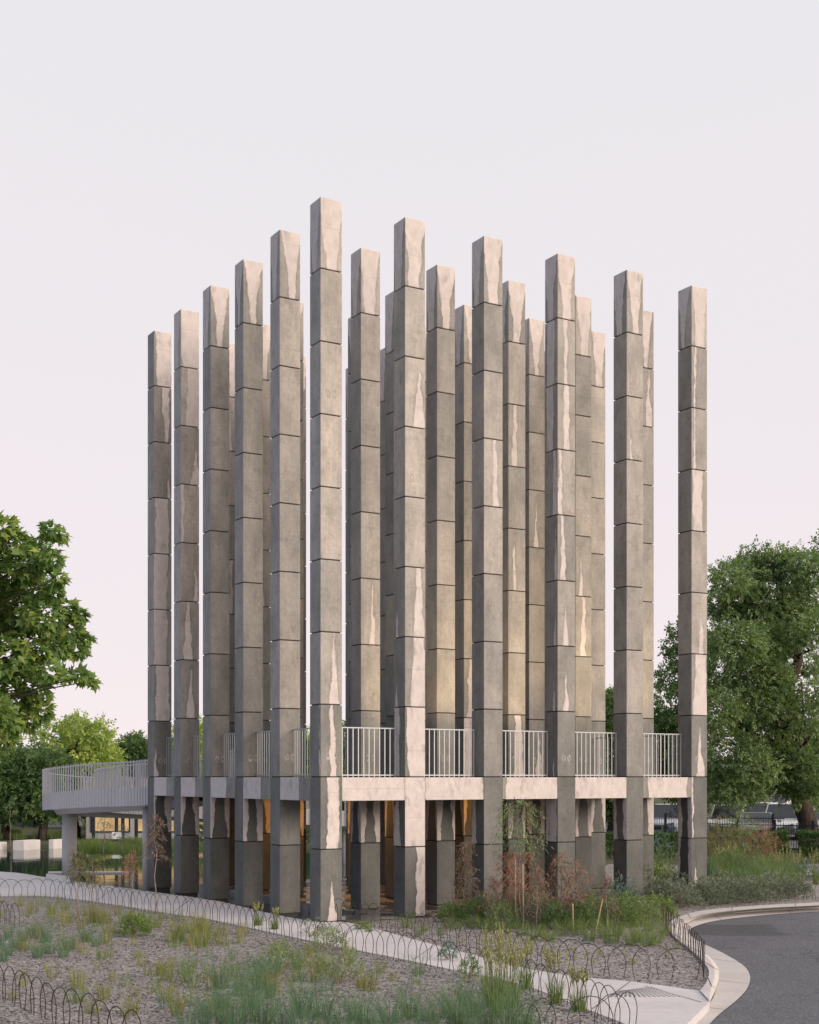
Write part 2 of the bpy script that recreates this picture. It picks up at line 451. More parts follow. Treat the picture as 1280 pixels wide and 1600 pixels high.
def mat_ground():
    m = NT('bare_earth_and_grass'); P = m.pos()
    n = m.noise(P, 0.35, 6, 0.6); f = m.noise(P, 14, 4, 0.6)
    col = m.ramp(n, [(0.35, (0.055, 0.075, 0.035)), (0.55, (0.10, 0.105, 0.055)), (0.72, (0.17, 0.14, 0.10))])
    col = m.mix(0.6, col, m.ramp(f, [(0.3, (0.35, 0.35, 0.35)), (0.7, (0.62, 0.62, 0.62))]), 'OVERLAY')
    return m.bsdf(col, 0.95, m.bump(f, 0.6, 0.04), spec=0.1)

def mat_rust():
    m = NT('rusted_rod'); P = m.pos()
    n = m.noise(P, 30, 4)
    return m.bsdf(m.ramp(n, [(0.3, (0.022, 0.017, 0.014)), (0.7, (0.075, 0.050, 0.036))]), 0.75, m.bump(n, 0.3, 0.002), 0.3)

def mat_glow(name, color, strength):
    m = NT(name); P = m.pos()
    n = m.noise(P, 1.2, 3)
    e = m.n('ShaderNodeEmission'); m.put(e.inputs['Color'], m.ramp(n, [(0.3, tuple(c*0.55 for c in color)), (0.7, color)]))
    e.inputs['Strength'].default_value = strength
    m.t.links.new(e.outputs[0], m.out.inputs[0])
    return m.mat

def mat_paint(name, color, rough=0.28):
    m = NT(name); P = m.coord('Object')
    n = m.noise(P, 2.5, 4)
    return m.bsdf(m.ramp(n, [(0.3, tuple(c*0.93 for c in color)), (0.7, color)]), rough, None, 0.0, 0.5, Coat_Weight=0.5, Coat_Roughness=0.08)

def mat_glass(name='car_glass'):
    m = NT(name); P = m.coord('Object')
    n = m.noise(P, 3, 2)
    return m.bsdf(m.ramp(n, [(0.3, (0.018, 0.022, 0.026)), (0.7, (0.035, 0.040, 0.045))]), 0.06, spec=0.7)

def mat_bark(name, a, b, sc=9):
    m = NT(name); P = m.pos()
    n = m.noise(m.vec(P, (1, 1, 0.25)), sc, 5, 0.65)
    return m.bsdf(m.ramp(n, [(0.3, a), (0.7, b)]), 0.95, m.bump(n, 0.6, 0.03), spec=0.15)

def mat_kerb():
    m = NT('kerb_concrete'); P = m.pos()
    big = m.noise(P, 1.4, 6, 0.65); mid = m.noise(P, 9, 5, 0.7); fine = m.noise(P, 80, 3)
    col = m.ramp(big, [(0.3, (0.43, 0.405, 0.39)), (0.7, (0.55, 0.52, 0.50))])
    col = m.mix(0.5, col, m.ramp(fine, [(0.3, (0.36, 0.36, 0.36)), (0.7, (0.62, 0.62, 0.62))]), 'OVERLAY')
    grit = m.math('MULTIPLY', m.step(mid, 0.55, 0.68), m.step(big, 0.42, 0.6))
    col = m.mix(m.math('MULTIPLY', grit, 0.5), col, (0.17, 0.155, 0.14))
    return m.bsdf(col, 0.9, m.bump(fine, 0.35, 0.006), spec=0.2)

M = dict(
    seg=mat_segment(), gravel=mat_gravel(), path=mat_path(), asphalt=mat_asphalt(), water=mat_water(), wetfloor=mat_wetfloor(),
    ground=mat_ground(), rust=mat_rust(),
    joint=mat_simple('joint_shadow_gap', (0.045, 0.042, 0.040), 0.9),
    kerb=mat_kerb(),
    soffit=mat_simple('soffit_concrete', (0.20, 0.185, 0.165), 0.85, var=0.2, scale=1.6),
    rail=mat_simple('rail_paint', (0.40, 0.415, 0.42), 0.45, 0.15, 0.05, 3.0, 0.03),
    bridge=mat_simple('bridge_paint', (0.48, 0.475, 0.48), 0.5, 0.1, 0.06, 1.5, 0.03),
    pier=mat_simple('pier_concrete', (0.42, 0.40, 0.385), 0.8, 0, 0.08, 3.0, 0.1),
    block=mat_simple('block_concrete', (0.60, 0.565, 0.55), 0.85, 0, 0.08, 2.0, 0.2),
    tactile=mat_simple('tactile_stud', (0.19, 0.185, 0.185), 0.6, 0.3, 0.1, 20.0, 0.05),
    black=mat_simple('black_metal', (0.018, 0.018, 0.020), 0.5, 0.2, 0.2, 6.0, 0.05),
    bark=mat_bark('grey_brown_bark', (0.028, 0.022, 0.018), (0.085, 0.068, 0.055)),
    stem=mat_bark('sapling_bark', (0.16, 0.12, 0.095), (0.36, 0.29, 0.235), 24),
    stake=mat_bark('stake_timber', (0.27, 0.19, 0.10), (0.46, 0.34, 0.20), 14),
    wallgrey=mat_simple('render_grey', (0.36, 0.36, 0.37), 0.8, 0, 0.08, 1.0),
    walldark=mat_simple('cladding_dark', (0.06, 0.065, 0.075), 0.6, 0, 0.15, 1.0),
    roof=mat_simple('roof_metal', (0.25, 0.26, 0.27), 0.5, 0.3, 0.08, 1.0),
    white=mat_simple('white_board', (0.70, 0.69, 0.68), 0.6, 0, 0.04, 2.0),
    carpark=mat_simple('car_park_surface', (0.15, 0.148, 0.15), 0.9, 0, 0.2, 1.2, 0.3),
    glow=mat_glow('lit_interior', (1.0, 0.66, 0.32), 0.75),
    lamp=mat_glow('lamp_lens', (1.0, 0.55, 0.18), 6.0),
    cwhite=mat_paint('car_paint_white', (0.82, 0.82, 0.83)), csilver=mat_paint('car_paint_silver', (0.40, 0.42, 0.46), 0.35),
    cblue=mat_paint('car_paint_slate', (0.10, 0.12, 0.16)), glass=mat_glass(),
    tyre=mat_simple('tyre_rubber', (0.022, 0.022, 0.022), 0.9), rim=mat_simple('wheel_alloy', (0.45, 0.45, 0.46), 0.35, 0.7),
    headlight=mat_paint('headlight_lens', (0.75, 0.77, 0.8), 0.12), tail=mat_paint('tail_light_lens', (0.35, 0.015, 0.012), 0.2),
    trim=mat_simple('car_trim', (0.03, 0.03, 0.032), 0.6),
    ash=mat_leaf('ash_leaves', [(0.0, (0.069, 0.113, 0.048)), (0.45, (0.144, 0.225, 0.085)), (0.8, (0.249, 0.323, 0.121)), (1.0, (0.398, 0.431, 0.172))]),
    plane=mat_leaf('maple_leaves', [(0.0, (0.067, 0.123, 0.050)), (0.4, (0.135, 0.233, 0.068)), (0.75, (0.247, 0.337, 0.080)), (1.0, (0.473, 0.464, 0.113))], 0.4, 0.45, 0.3),
    yellowgreen=mat_leaf('lime_leaves', [(0.0, (0.122, 0.203, 0.050)), (0.5, (0.284, 0.383, 0.089)), (1.0, (0.608, 0.631, 0.145))]),
    darktree=mat_leaf('deep_green_leaves', [(0.0, (0.037, 0.076, 0.031)), (0.5, (0.095, 0.167, 0.056)), (1.0, (0.198, 0.273, 0.088))]),
    hedge=mat_leaf('hedge_leaves', [(0.0, (0.026, 0.058, 0.022)), (0.5, (0.060, 0.120, 0.036)), (1.0, (0.120, 0.192, 0.054))]),
    grassblue=mat_leaf('bluegreen_blades', [(0.0, (0.053, 0.108, 0.063)), (0.5, (0.108, 0.205, 0.114)), (0.85, (0.178, 0.271, 0.139)), (1.0, (0.397, 0.383, 0.181))], 0.3, 0.6, 0.2),
    grassgreen=mat_leaf('green_blades', [(0.0, (0.066, 0.116, 0.032)), (0.5, (0.140, 0.218, 0.053)), (1.0, (0.292, 0.330, 0.106))], 0.3, 0.6, 0.2),
    grassdry=mat_leaf('olive_straw_blades', [(0.0, (0.114, 0.121, 0.038)), (0.5, (0.210, 0.223, 0.068)), (1.0, (0.386, 0.358, 0.139))], 0.3, 0.7, 0.2),
    seed=mat_leaf('seed_heads', [(0.0, (0.238, 0.237, 0.103)), (1.0, (0.410, 0.396, 0.199))], 0.3, 0.8, 0.0),
    greyshrub=mat_leaf('greygreen_leaves', [(0.0, (0.065, 0.091, 0.062)), (0.5, (0.147, 0.182, 0.127)), (1.0, (0.273, 0.302, 0.216))], 0.2, 0.7, 0.3),
    brownshrub=mat_leaf('bronze_leaves', [(0.0, (0.065, 0.072, 0.031)), (0.5, (0.137, 0.139, 0.060)), (0.8, (0.218, 0.182, 0.085)), (1.0, (0.272, 0.147, 0.078))], 0.3, 0.7, 0.3),
    redleaf=mat_leaf('red_new_leaves', [(0.0, (0.119, 0.076, 0.058)), (0.4, (0.211, 0.162, 0.111)), (0.75, (0.365, 0.155, 0.111)), (1.0, (0.504, 0.230, 0.163))], 0.3, 0.6, 0.3),
    purpleleaf=mat_leaf('dusky_red_leaves', [(0.0, (0.085, 0.070, 0.059)), (0.5, (0.184, 0.139, 0.109)), (1.0, (0.378, 0.228, 0.163))], 0.3, 0.6, 0.3),
    gumleaf=mat_leaf('olive_gum_leaves', [(0.0, (0.088, 0.127, 0.059)), (0.5, (0.176, 0.241, 0.102)), (1.0, (0.340, 0.370, 0.176))], 0.3, 0.6, 0.3),
    stone=mat_leaf('loose_stone', [(0.0, (0.079, 0.074, 0.071)), (0.6, (0.195, 0.184, 0.176)), (1.0, (0.339, 0.324, 0.314))], 0.0, 0.95, 0.0),
    blueleaf=mat_leaf('silver_blue_leaves', [(0.0, (0.055, 0.109, 0.087)), (0.6, (0.111, 0.189, 0.152)), (1.0, (0.182, 0.270, 0.220))], 0.2, 0.6, 0.2),
    flower=mat_leaf('yellow_petals', [(0.0, (0.278, 0.270, 0.056)), (1.0, (0.377, 0.423, 0.174))], 0.3, 0.7, 0.0),
)

# ------------------------------------------------------------------ plan of the columns
TH, SP = 0.540664, 2.00937
P0 = Vector((-2.34083, 28.7093, 0))
RV = Vector((math.cos(TH), math.sin(TH), 0)); LV = Vector((-math.sin(TH), math.cos(TH), 0))
W = 0.5
def grid(i, j, z=0.0):
    """arris (corner towards the camera) of column i, j; fractions allowed"""
    q = P0 + RV*(SP*i) + LV*(SP*j)
    return Vector((q.x, q.y, z))

# ------------------------------------------------------------------ setting: ground, pond, path, kerb, road
pond_poly = [at(-700, 1352), at(0, 1362), at(110, 1377), at(190, 1388), grid(-0.3, 5.1), grid(-0.3, 0.0), grid(0.6, -0.05), grid(1.2, 0.3),
             grid(1.3, 5.6), Vector((2, 46, 0)), Vector((3, 52, 0)), Vector((0, 59.5, 0)), Vector((-7, 61.5, 0)), Vector((-16, 62.6, 0)), Vector((-45, 63, 0))]
def inside(p, poly):
    c = False; n = len(poly)
    for i in range(n):
        a, b = poly[i], poly[i-1]
        if (a[1] > p[1]) != (b[1] > p[1]) and p[0] < (b[0]-a[0])*(p[1]-a[1])/(b[1]-a[1]) + a[0]: c = not c
    return c
road_edge = [at(x, y, -0.13) for x, y in ((1290,1423.5),(1200,1430),(1130,1437.5),(1092,1446),(1077,1455.5),(1086,1468),(1130,1490),(1160,1508),(1172,1525),(1168,1545),(1150,1565),(1125,1585),(1108,1602),(1080,1630),(1040,1670))]
gut_edge = [at(x, y, -0.11) for x, y in ((1290,1417),(1180,1423.5),(1105,1432.5),(1072,1444),(1062,1456),(1074,1472),(1104,1491),(1121,1510),(1124,1526),(1119,1545),(1110,1566),(1075,1600),(1045,1630),(1005,1670))]
kerb_top_front = [at(x, y, 0.02) for x, y in ((1290,1414),(1180,1420),(1103,1428),(1066,1439.5),(1056,1451),(1066,1467),(1095,1486),(1113,1506),(1117,1523),(1112,1542),(1108,1563))]
kerb_back = [at(x, y, 0.02) for x, y in ((1290,1409.5),(1180,1415.5),(1098,1423),(1057,1434.5),(1045,1447),(1053,1463),(1077,1482),(1099,1502),(1108,1518),(1104,1535),(1094,1548))]
def dense(pts, n=6):
    return [Vector(p) for p in spline([tuple(p) for p in pts], n)]
road_edge_s, gut_edge_s = dense(road_edge), dense(gut_edge)
road_poly = road_edge_s + [Vector((8, 8, 0)), Vector((60, 8, 0)), Vector((60, 34, 0))]

kerb_poly = dense(kerb_back) + [at(1074,1600), at(1005,1670), Vector((7, 8, 0)), Vector((60, 8, 0)), Vector((60, 34, 0))]
def make_ground():
    xs = np.concatenate([[-900, -300, -120, -80], np.arange(-48, 48.1, 0.6), [80, 120, 300, 900]])
    ys = np.concatenate([[-300, -60, 0], np.arange(4, 72.1, 0.6), [90, 130, 300, 1200]])
    V = []; F = []
    for y in ys:
        for x in xs:
            z = -0.03
            if inside((x, y), pond_poly): z = -1.1
            elif any(inside((x+dx, y+dy), kerb_poly) for dx in (-0.7, 0, 0.7) for dy in (-0.7, 0, 0.7)): z = -0.40
            elif -48 < x < 48 and 4 < y < 72: z += 0.02*(mnoise.noise(Vector((x*0.5, y*0.5, 0))))
            V.append((x, y, z))
    nx = len(xs)
    for j in range(len(ys)-1):
        for i in range(nx-1):
            a = j*nx+i; F.append((a, a+1, a+1+nx, a+nx))
    b = MB(); b.add(V, F)
    return tag(b.build('ground', M['ground'], smooth=True), kind='structure')
make_ground()

def sheet(name, poly, z, mat, depth=0.0, kind='structure'):
    b = MB()
    if depth: b.prism([(p[0], p[1]) for p in poly], z-depth, z)
    else:
        tr = tessellate_polygon([[Vector((p[0], p[1], 0)) for p in poly]])
        fs = []
        for t in tr:
            a, c, d = t
            cr = (poly[c][0]-poly[a][0])*(poly[d][1]-poly[a][1]) - (poly[c][1]-poly[a][1])*(poly[d][0]-poly[a][0])
            fs.append((a, c, d) if cr > 0 else (d, c, a))
        b.add([(p[0], p[1], z) for p in poly], fs)
    return tag(b.build(name, mat), kind=kind)

sheet('water', [p + Vector((0, 0, 0)) for p in pond_poly], -0.20, M['water'])
path_upper = dense([at(x, y) for x, y in ((-700,1350),(-200,1356),(0,1362),(60,1369),(110,1376),(190,1387),(240,1394),(330,1406),(380,1417),(440,1431),(500,1440),(548,1442),(640,1466),(720,1487),(800,1508),(860,1520),(920,1528),(985,1533.5),(1094,1548))], 4)
path_lower = dense([at(x, y) for x, y in ((-700,1392),(-200,1398),(0,1400),(70,1400),(150,1409),(245,1424),(330,1437),(420,1456),(490,1471),(560,1485),(640,1501),(720,1518),(800,1534),(860,1554),(920,1578),(985,1604),(1020,1632),(1040,1670))], 4)
apron = [at(1108,1563), at(1075,1600,-0.05), at(1045,1630,-0.1), at(1005,1670,-0.1)]
apron = [at(1109,1565), at(1074,1600), at(1042,1634), at(1005,1670)]
path_poly = path_upper + apron + list(reversed(path_lower[:-4]))
path = sheet('path', path_poly, 0.0, M['path'], 0.6)
# saw-cut joints in the path: thin dark strips laid 3 mm above it
jb = MB()
for (xa, ya, xb, yb) in ((985,1534,925,1577),(1008,1541,1096,1566),(845,1517,800,1533),(680,1477,645,1500),(560,1446,520,1476),(430,1430,395,1449),(300,1403,270,1427),(180,1387,150,1408)):
    a, b_ = at(xa, ya), at(xb, yb); d = (b_-a).normalized(); n_ = Vector((-d.y, d.x, 0))*0.007
    jb.add([(a+n_).to_tuple()[:2]+(0.003,), (a-n_).to_tuple()[:2]+(0.003,), (b_-n_).to_tuple()[:2]+(0.003,), (b_+n_).to_tuple()[:2]+(0.003,)], [(0,1,2,3)])
tag(jb.build('path_joints', M['joint'], path), kind='structure')
# beds of crushed gravel
bed1 = [at(-700,1391)] + [p for p in path_lower] + [Vector((4.2, 8, 0)), Vector((-30, 8, 0)), Vector((-60, 30, 0))]
sheet('gravel_bed', bed1, -0.010, M['gravel'])
bed2 = [p for p in path_upper if p.x > at(545, 1442).x and p.y < 28.6] + [Vector(p) for p in dense(list(reversed(kerb_back)))] + \
       [Vector((14, 40, 0)), Vector((16, 48, 0)), Vector((6, 48, 0)), grid(5.6, 3), grid(5.6, -0.12), grid(0.55, -0.12)]
sheet('gravel_border', bed2, -0.012, M['gravel'])

def stones(name, poly, n, box, zz, seed):
    r_ = np.random.default_rng(seed); P_ = []
    while len(P_) < n:
        x, y = r_.uniform(box[0], box[1]), r_.uniform(box[2], box[3])
        if inside((x, y), poly) and abs((CX + FPX*x/y) - 640) < 680: P_.append((x, y))
    P_ = np.array(P_)
    o = np.array([(1,0,0),(0,1,0),(-1,0,0),(0,-1,0),(0.1,0.1,0.8),(0,0,-0.8)])
    f = np.array([(0,1,4),(1,2,4),(2,3,4),(3,0,4),(1,0,5),(2,1,5),(3,2,5),(0,3,5)])
    V = o[None]*(1+0.35*r_.normal(size=(n, 6, 1)))*r_.uniform(0.010, 0.026, size=(n, 1, 1))*np.array([1, 1, 0.7])
    a = r_.uniform(0, 6.28, n); c, s_ = np.cos(a), np.sin(a)
    V = np.stack([V[..., 0]*c[:, None]-V[..., 1]*s_[:, None], V[..., 0]*s_[:, None]+V[..., 1]*c[:, None], V[..., 2]], axis=2)
    V[..., 0] += P_[:, :1]; V[..., 1] += P_[:, 1:]; V[..., 2] += zz + 0.006
    F = (f[None] + (np.arange(n)*6)[:, None, None]).reshape(-1, 3)
    tag(link(name, leaf_mesh(name, V.reshape(-1, 3), F, M['stone'])), kind='stuff')
stones('gravel_stones', bed1, 15000, (-14, 5.5, 14, 30), -0.010, 1)
stones('gravel_stones', bed2, 5000, (-2.5, 10, 17, 33), -0.012, 2)
def strip(mb, A, B, za, zb, mi=0):
    A, B = even(A), even(B); n = len(A)
    vs = [(p.x, p.y, za) for p in A[:n]] + [(p.x, p.y, zb) for p in B[:n]]
    mb.add(vs, [(i, i+1, n+i+1, n+i) for i in range(n-1)], mi)
def even(P, n=90):
    P = np.array([tuple(p)[:2] for p in P]); s_ = np.concatenate([[0], np.cumsum(np.linalg.norm(np.diff(P, axis=0), axis=1))]); q = np.linspace(0, s_[-1], n)
    return [Vector((np.interp(t, s_, P[:, 0]), np.interp(t, s_, P[:, 1]), 0)) for t in q]
road = sheet('road', road_poly, -0.13, M['asphalt'])
g = MB(); strip(g, gut_edge_s, road_edge_s, -0.112, -0.122)
gb = gut_edge_s
tag(g.build('gutter', M['kerb']), kind='structure')
kf, kb = dense(kerb_top_front), dense(kerb_back)
gl = dense(gut_edge[:11])
k = MB()
strip(k, kb, kf, 0.024, 0.018); strip(k, kf, gl, 0.018, -0.106)
low = [p + Vector((0, 0, 0)) for p in kb]
strip(k, low, kb, -0.25, 0.024)
n_ = len(kf); e = [kb[-1], kf[-1], gl[-1]]
k.add([(e[0].x, e[0].y, 0.024), (e[1].x, e[1].y, 0.018), (e[2].x, e[2].y, -0.106), (e[0].x, e[0].y, -0.25)], [(0,1,2,3)])
tag(k.build('kerb', M['kerb']), kind='structure')
kj = MB(); prof = [even(kb), even(kf), even(gl)]; gx = [even(gut_edge_s), even(road_edge_s)]
def seam(p, q, zp, zq, w=0.006):
    d = Vector((q.x-p.x, q.y-p.y, 0)).normalized(); n = Vector((-d.y, d.x, 0))*w
    kj.add([(p.x+n.x, p.y+n.y, zp), (p.x-n.x, p.y-n.y, zp), (q.x-n.x, q.y-n.y, zq), (q.x+n.x, q.y+n.y, zq)], [(0,1,2,3)])
for t in range(5, 90, 11):
    seam(prof[0][t], prof[1][t], 0.027, 0.021); seam(prof[1][t], prof[2][t] + (prof[2][t]-prof[1][t]).normalized()*0.002, 0.021, -0.103); seam(gx[0][t], gx[1][t], -0.109, -0.119)
tag(kj.build('kerb_joints', M['joint']), kind='structure')
# gutter lip under the crossing
lip = MB(); lp = [at(1109,1565,0.0), at(1074,1600,0.0), at(1042,1634,0.0)]; lq = [at(1119,1545,-0.105), at(1110,1566,-0.105), at(1075,1600,-0.105), at(1045,1630,-0.105)]
lip.add([tuple(p) for p in lp] + [tuple(q) for q in lq[1:]], [(0,1,4,3),(1,2,5,4)])
tag(lip.build('crossing_ramp', M['path']), kind='structure')
# floor under the columns (wet slab)
sheet('paved_floor', [grid(0.32, -0.10), grid(5.55, -0.10), grid(5.55, 5.5), grid(0.85, 5.5), grid(0.85, 0.5), grid(0.32, 0.5)], -0.008, M['wetfloor'], 0.7)
sheet('car_park', [Vector((10, 59, 0)), Vector((60, 55, 0)), Vector((80, 100, 0)), Vector((8, 100, 0))], 0.004, M['carpark'])

# tactile plate set in the path
tp = empty('tactile_paving', (0, 0, 0), label='patch of grey raised warning studs set in the pale path', cat='tactile paving')
tb = MB(); tb_plate = 1; c0, c1, c2, c3 = at(950, 1559), at(1067, 1558.5), at(1018, 1542), at(968, 1549)
for a in range(11):
    for b_ in range(15):
        s, t = (a+0.5)/11, (b_+0.5)/15
        p = (c0*(1-t)+c1*t)*(1-s) + (c3*(1-t)+c2*t)*s
        tb.tube([p + Vector((0,0,0.001)), p + Vector((0,0,0.008))], [0.022, 0.016], 8)
tb.prism([(q.x, q.y) for q in (c0, c1, c2, c3)], -0.02, 0.0028, 1)
tb.build('stud_plate', [M['tactile'], M['path']], tp)

# ------------------------------------------------------------------ columns
def segment_mesh(name, h, top_bevel=0.012):
    b = MB(); b.box((-W/2, -W/2, 0), (W/2, W/2, h))
    me = b.mesh(name, M['seg'])
    return bevel(me, top_bevel, 2)
GAP = 0.022
SEG = segment_mesh('segment', 1.5 - GAP)
CAP = segment_mesh('cap', 1.5 - GAP - 0.012, 0.02)
core_b = MB(); core_b.box((-W/2+0.03, -W/2+0.03, -0.8), (W/2-0.03, W/2-0.03, 13.6))
CORE = core_b.mesh('joint_core', M['joint'])
FOOT_b = MB(); FOOT_b.box((-W/2, -W/2, -0.8), (W/2, W/2, -GAP*0.0 - 0.002))
NO = (0.0, -0.6, -0.6)
# patches of dried concrete: (k): front (centre, half width at top, at base), side
SPECIAL = {
 (0,0): {7: ('t', 1.15), 6: ('t', 1.2), 5: ('t', 1.15), 8: ('t', 1.02), 3: ((0.06,0.0,0.10), NO), 2: ((0.03,0.03,0.06), (-0.2,0.0,0.02)), 1: ((0.04,0.13,0.13), NO), 0: ((0.02,-0.10,0.10), NO)},
 (1,0): {7: ((0.10,-0.02,0.13), NO), 6: ('t',1.15), 5: ('t',1.1), 4: ((0.10,0.05,0.13), (0.10,-0.08,0.06)), 3: ((0.10,0.13,0.20), (0.10,-0.10,0.05)), 2: ((0.05,0.26,0.22), (0.10,0.10,0.10)), 1: ((0.0,0.6,0.6), (0.10,0.02,0.16)), 0: ((0.16,0.12,0.14), NO)},
 (2,0): {6: ((0.05,0.03,0.07), NO), 7: ('t',1.1), 5: ('t',1.12), 1: (NO, (0.15,0.02,0.14))},
 (3,0): {8: ((-0.02,0.06,0.05), (0.02,0.15,0.14)), 7: ((0.0,0.06,0.08), (0.05,0.14,0.10)), 6: ((-0.18,0.04,0.05), (-0.14,0.05,0.10)), 5: ((-0.10,0.03,0.08), (-0.18,-0.02,0.06)), 4: ((-0.02,-0.05,0.07), (-0.16,-0.03,0.05)), 3: ((-0.02,-0.05,0.07), (-0.10,-0.03,0.04)), 2: (NO, (-0.1,-0.08,0.03)), 1: (NO, (0.0,0.22,0.20))},
 (4,0): {7: ((-0.12,-0.1,0.03), (-0.15,-0.1,0.02)), 1: (NO, (0.0,0.16,0.13), 'side')},
 (5,0): {8: ((-0.14,0.03,0.02), NO), 7: ((-0.16,0.02,0.02), NO), 6: ((-0.05,0.15,0.14), NO), 4: ((0.06,-0.05,0.08), NO), 3: ((0.03,0.16,0.22), NO), 2: ((0.03,-0.05,0.14), NO), 1: ((-0.22,0.03,0.02), (0.0,0.14,0.10), 'side'), 0: ((-0.12,-0.05,0.07), (0.02,0.14,0.16), 'side')},
 (0,1): {1: (NO, NO)}, 
 (0,4): {8: ((0.12,0.2,0.22), NO), 7: ((0.16,-0.08,0.14), NO), 6: ((-0.2,0.06,0.02), NO), 5: ((0.15,-0.04,0.06), NO), 4: ((-0.05,0.02,0.12), NO), 3: ((0.02,-0.04,0.11), NO)},
 (0,5): {9: ((0.05,0.24,0.20), NO), 8: ((0.10,0.10,0.05), NO), 7: ((0.15,-0.06,0.04), NO), 6: ((-0.02,0.17,0.20), NO), 5: ((-0.06,0.22,0.18), NO), 4: ((-0.06,0.20,0.15), NO), 3: ((0.0,0.18,0.18), NO), 2: ((-0.2,-0.1,0.07), NO)},
 (2,1): {3: ('t', 0.95)},
 (3,2): {2: ((0.05,0.3,0.3), NO), 3: ((0.1,0.2,0.25), NO)},
 (3,1): {2: ((0.05,0.08,0.14), NO)}, (4,2): {2: ((0.08,-0.02,0.10), NO)},
}
ORD = ['first', 'second', 'third', 'fourth', 'fifth', 'sixth']
def column_label(i, j):
    if (i, j) == (0, 0): return 'tallest looking concrete column at the sharp corner closest to the path'
    if (i, j) == (5, 0): return 'concrete column standing apart at the road end of the front row'
    if (i, j) == (0, 5): return 'concrete column at the footbridge corner with broad dried streaks'
    look = {1: 'with pale dried lower blocks', 2: 'behind the red and green saplings', 3: 'streaked pale on both faces', 4: 'evenly grey with few streaks'}
    look2 = {1: 'plain warm grey', 2: 'speckled grey', 3: 'smooth brown grey', 4: 'streaky grey with near fully pale cap'}
    if j == 0: return f'concrete column {look[i]}, {ORD[i]} from the sharp corner in the garden front row'
    if i == 0: return f'{look2[j]} concrete column, {ORD[j]} from the sharp corner along the pond side'
    return f'inner concrete column, {ORD[j]} row back from the garden front, {ORD[i]} from the pond side'
rng = random.Random(5)
for j in range(6):
    for i in range(6):
        q = grid(i+W/2/SP, j+W/2/SP)
        c = empty('concrete_column', q, TH, label=column_label(i, j), cat='column', group='square concrete columns in six rows of six')
        link('joint_core', CORE, c)
        sp = SPECIAL.get((i, j), {})
        base_tone = rng.uniform(0.92, 1.08)
        for kx in range(10):
            o = link('cap_block' if kx == 9 else 'block', CAP if kx == 9 else SEG, c, (0, 0, 1.5*kx + GAP/2))
            front, side, inv_f, inv_s, curve = NO, NO, 0.0, 0.0, 1.0
            tn = base_tone*rng.uniform(0.84, 1.18)
            if kx == 0: tn *= 0.38  # lower blocks: wetter concrete, plus shade of the surroundings put into the tone
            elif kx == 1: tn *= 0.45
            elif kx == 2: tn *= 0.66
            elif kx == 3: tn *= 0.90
            if kx == 9:
                wb = rng.uniform(0.05, 0.13)
                front, side, curve = (rng.uniform(-0.03, 0.04), rng.uniform(0.24, 0.30), wb), (rng.uniform(0.0, 0.06), 0.27, rng.uniform(0.04, 0.14)), 1.7
                if (i, j) == (0, 4): front = (0.03, 0.30, 0.24)
            elif kx == 1 and (i, j) not in ((0,0),(1,0)):
                # under the deck edge: dried bands at both edges, wet tongue in the middle
                front, inv_f = (rng.uniform(-0.05, 0.03), rng.uniform(0.02, 0.07), rng.uniform(0.13, 0.22)), 1.0
                side, inv_s = (rng.uniform(-0.03, 0.03), rng.uniform(0.04, 0.08), rng.uniform(0.13, 0.22)), 1.0
                if j == 0: front, inv_f = NO, 0.0
                if i == 0: side, inv_s = NO, 0.0
            elif rng.random() < 0.10 and kx > 2 and j > 0 and i > 0:
                front = (rng.uniform(-0.1, 0.1), rng.uniform(-0.06, 0.05), rng.uniform(0.03, 0.10))
            if kx in sp:
                s = sp[kx]
                if s[0] == 't': tn = base_tone*s[1]
                else:
                    front, side = s[0], s[1]; inv_f = 0.0
                    inv_s = 1.0 if len(s) > 2 else 0.0
            mark = 0.0
            if kx == 2 and (i == 0 or j > 0 or rng.random() < 0.5): mark = 0.75
            elif kx in (6, 7) and rng.random() < 0.35: mark = -0.55
            o['patch_front'] = [float(v) for v in front]; o['patch_side'] = [float(v) for v in side]
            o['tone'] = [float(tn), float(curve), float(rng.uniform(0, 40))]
            o['marks'] = [inv_f, inv_s, mark]
        if i < 1 or j < 1:
            pass
# footings below the water and gravel: part of each column's core (goes 0.8 m down)

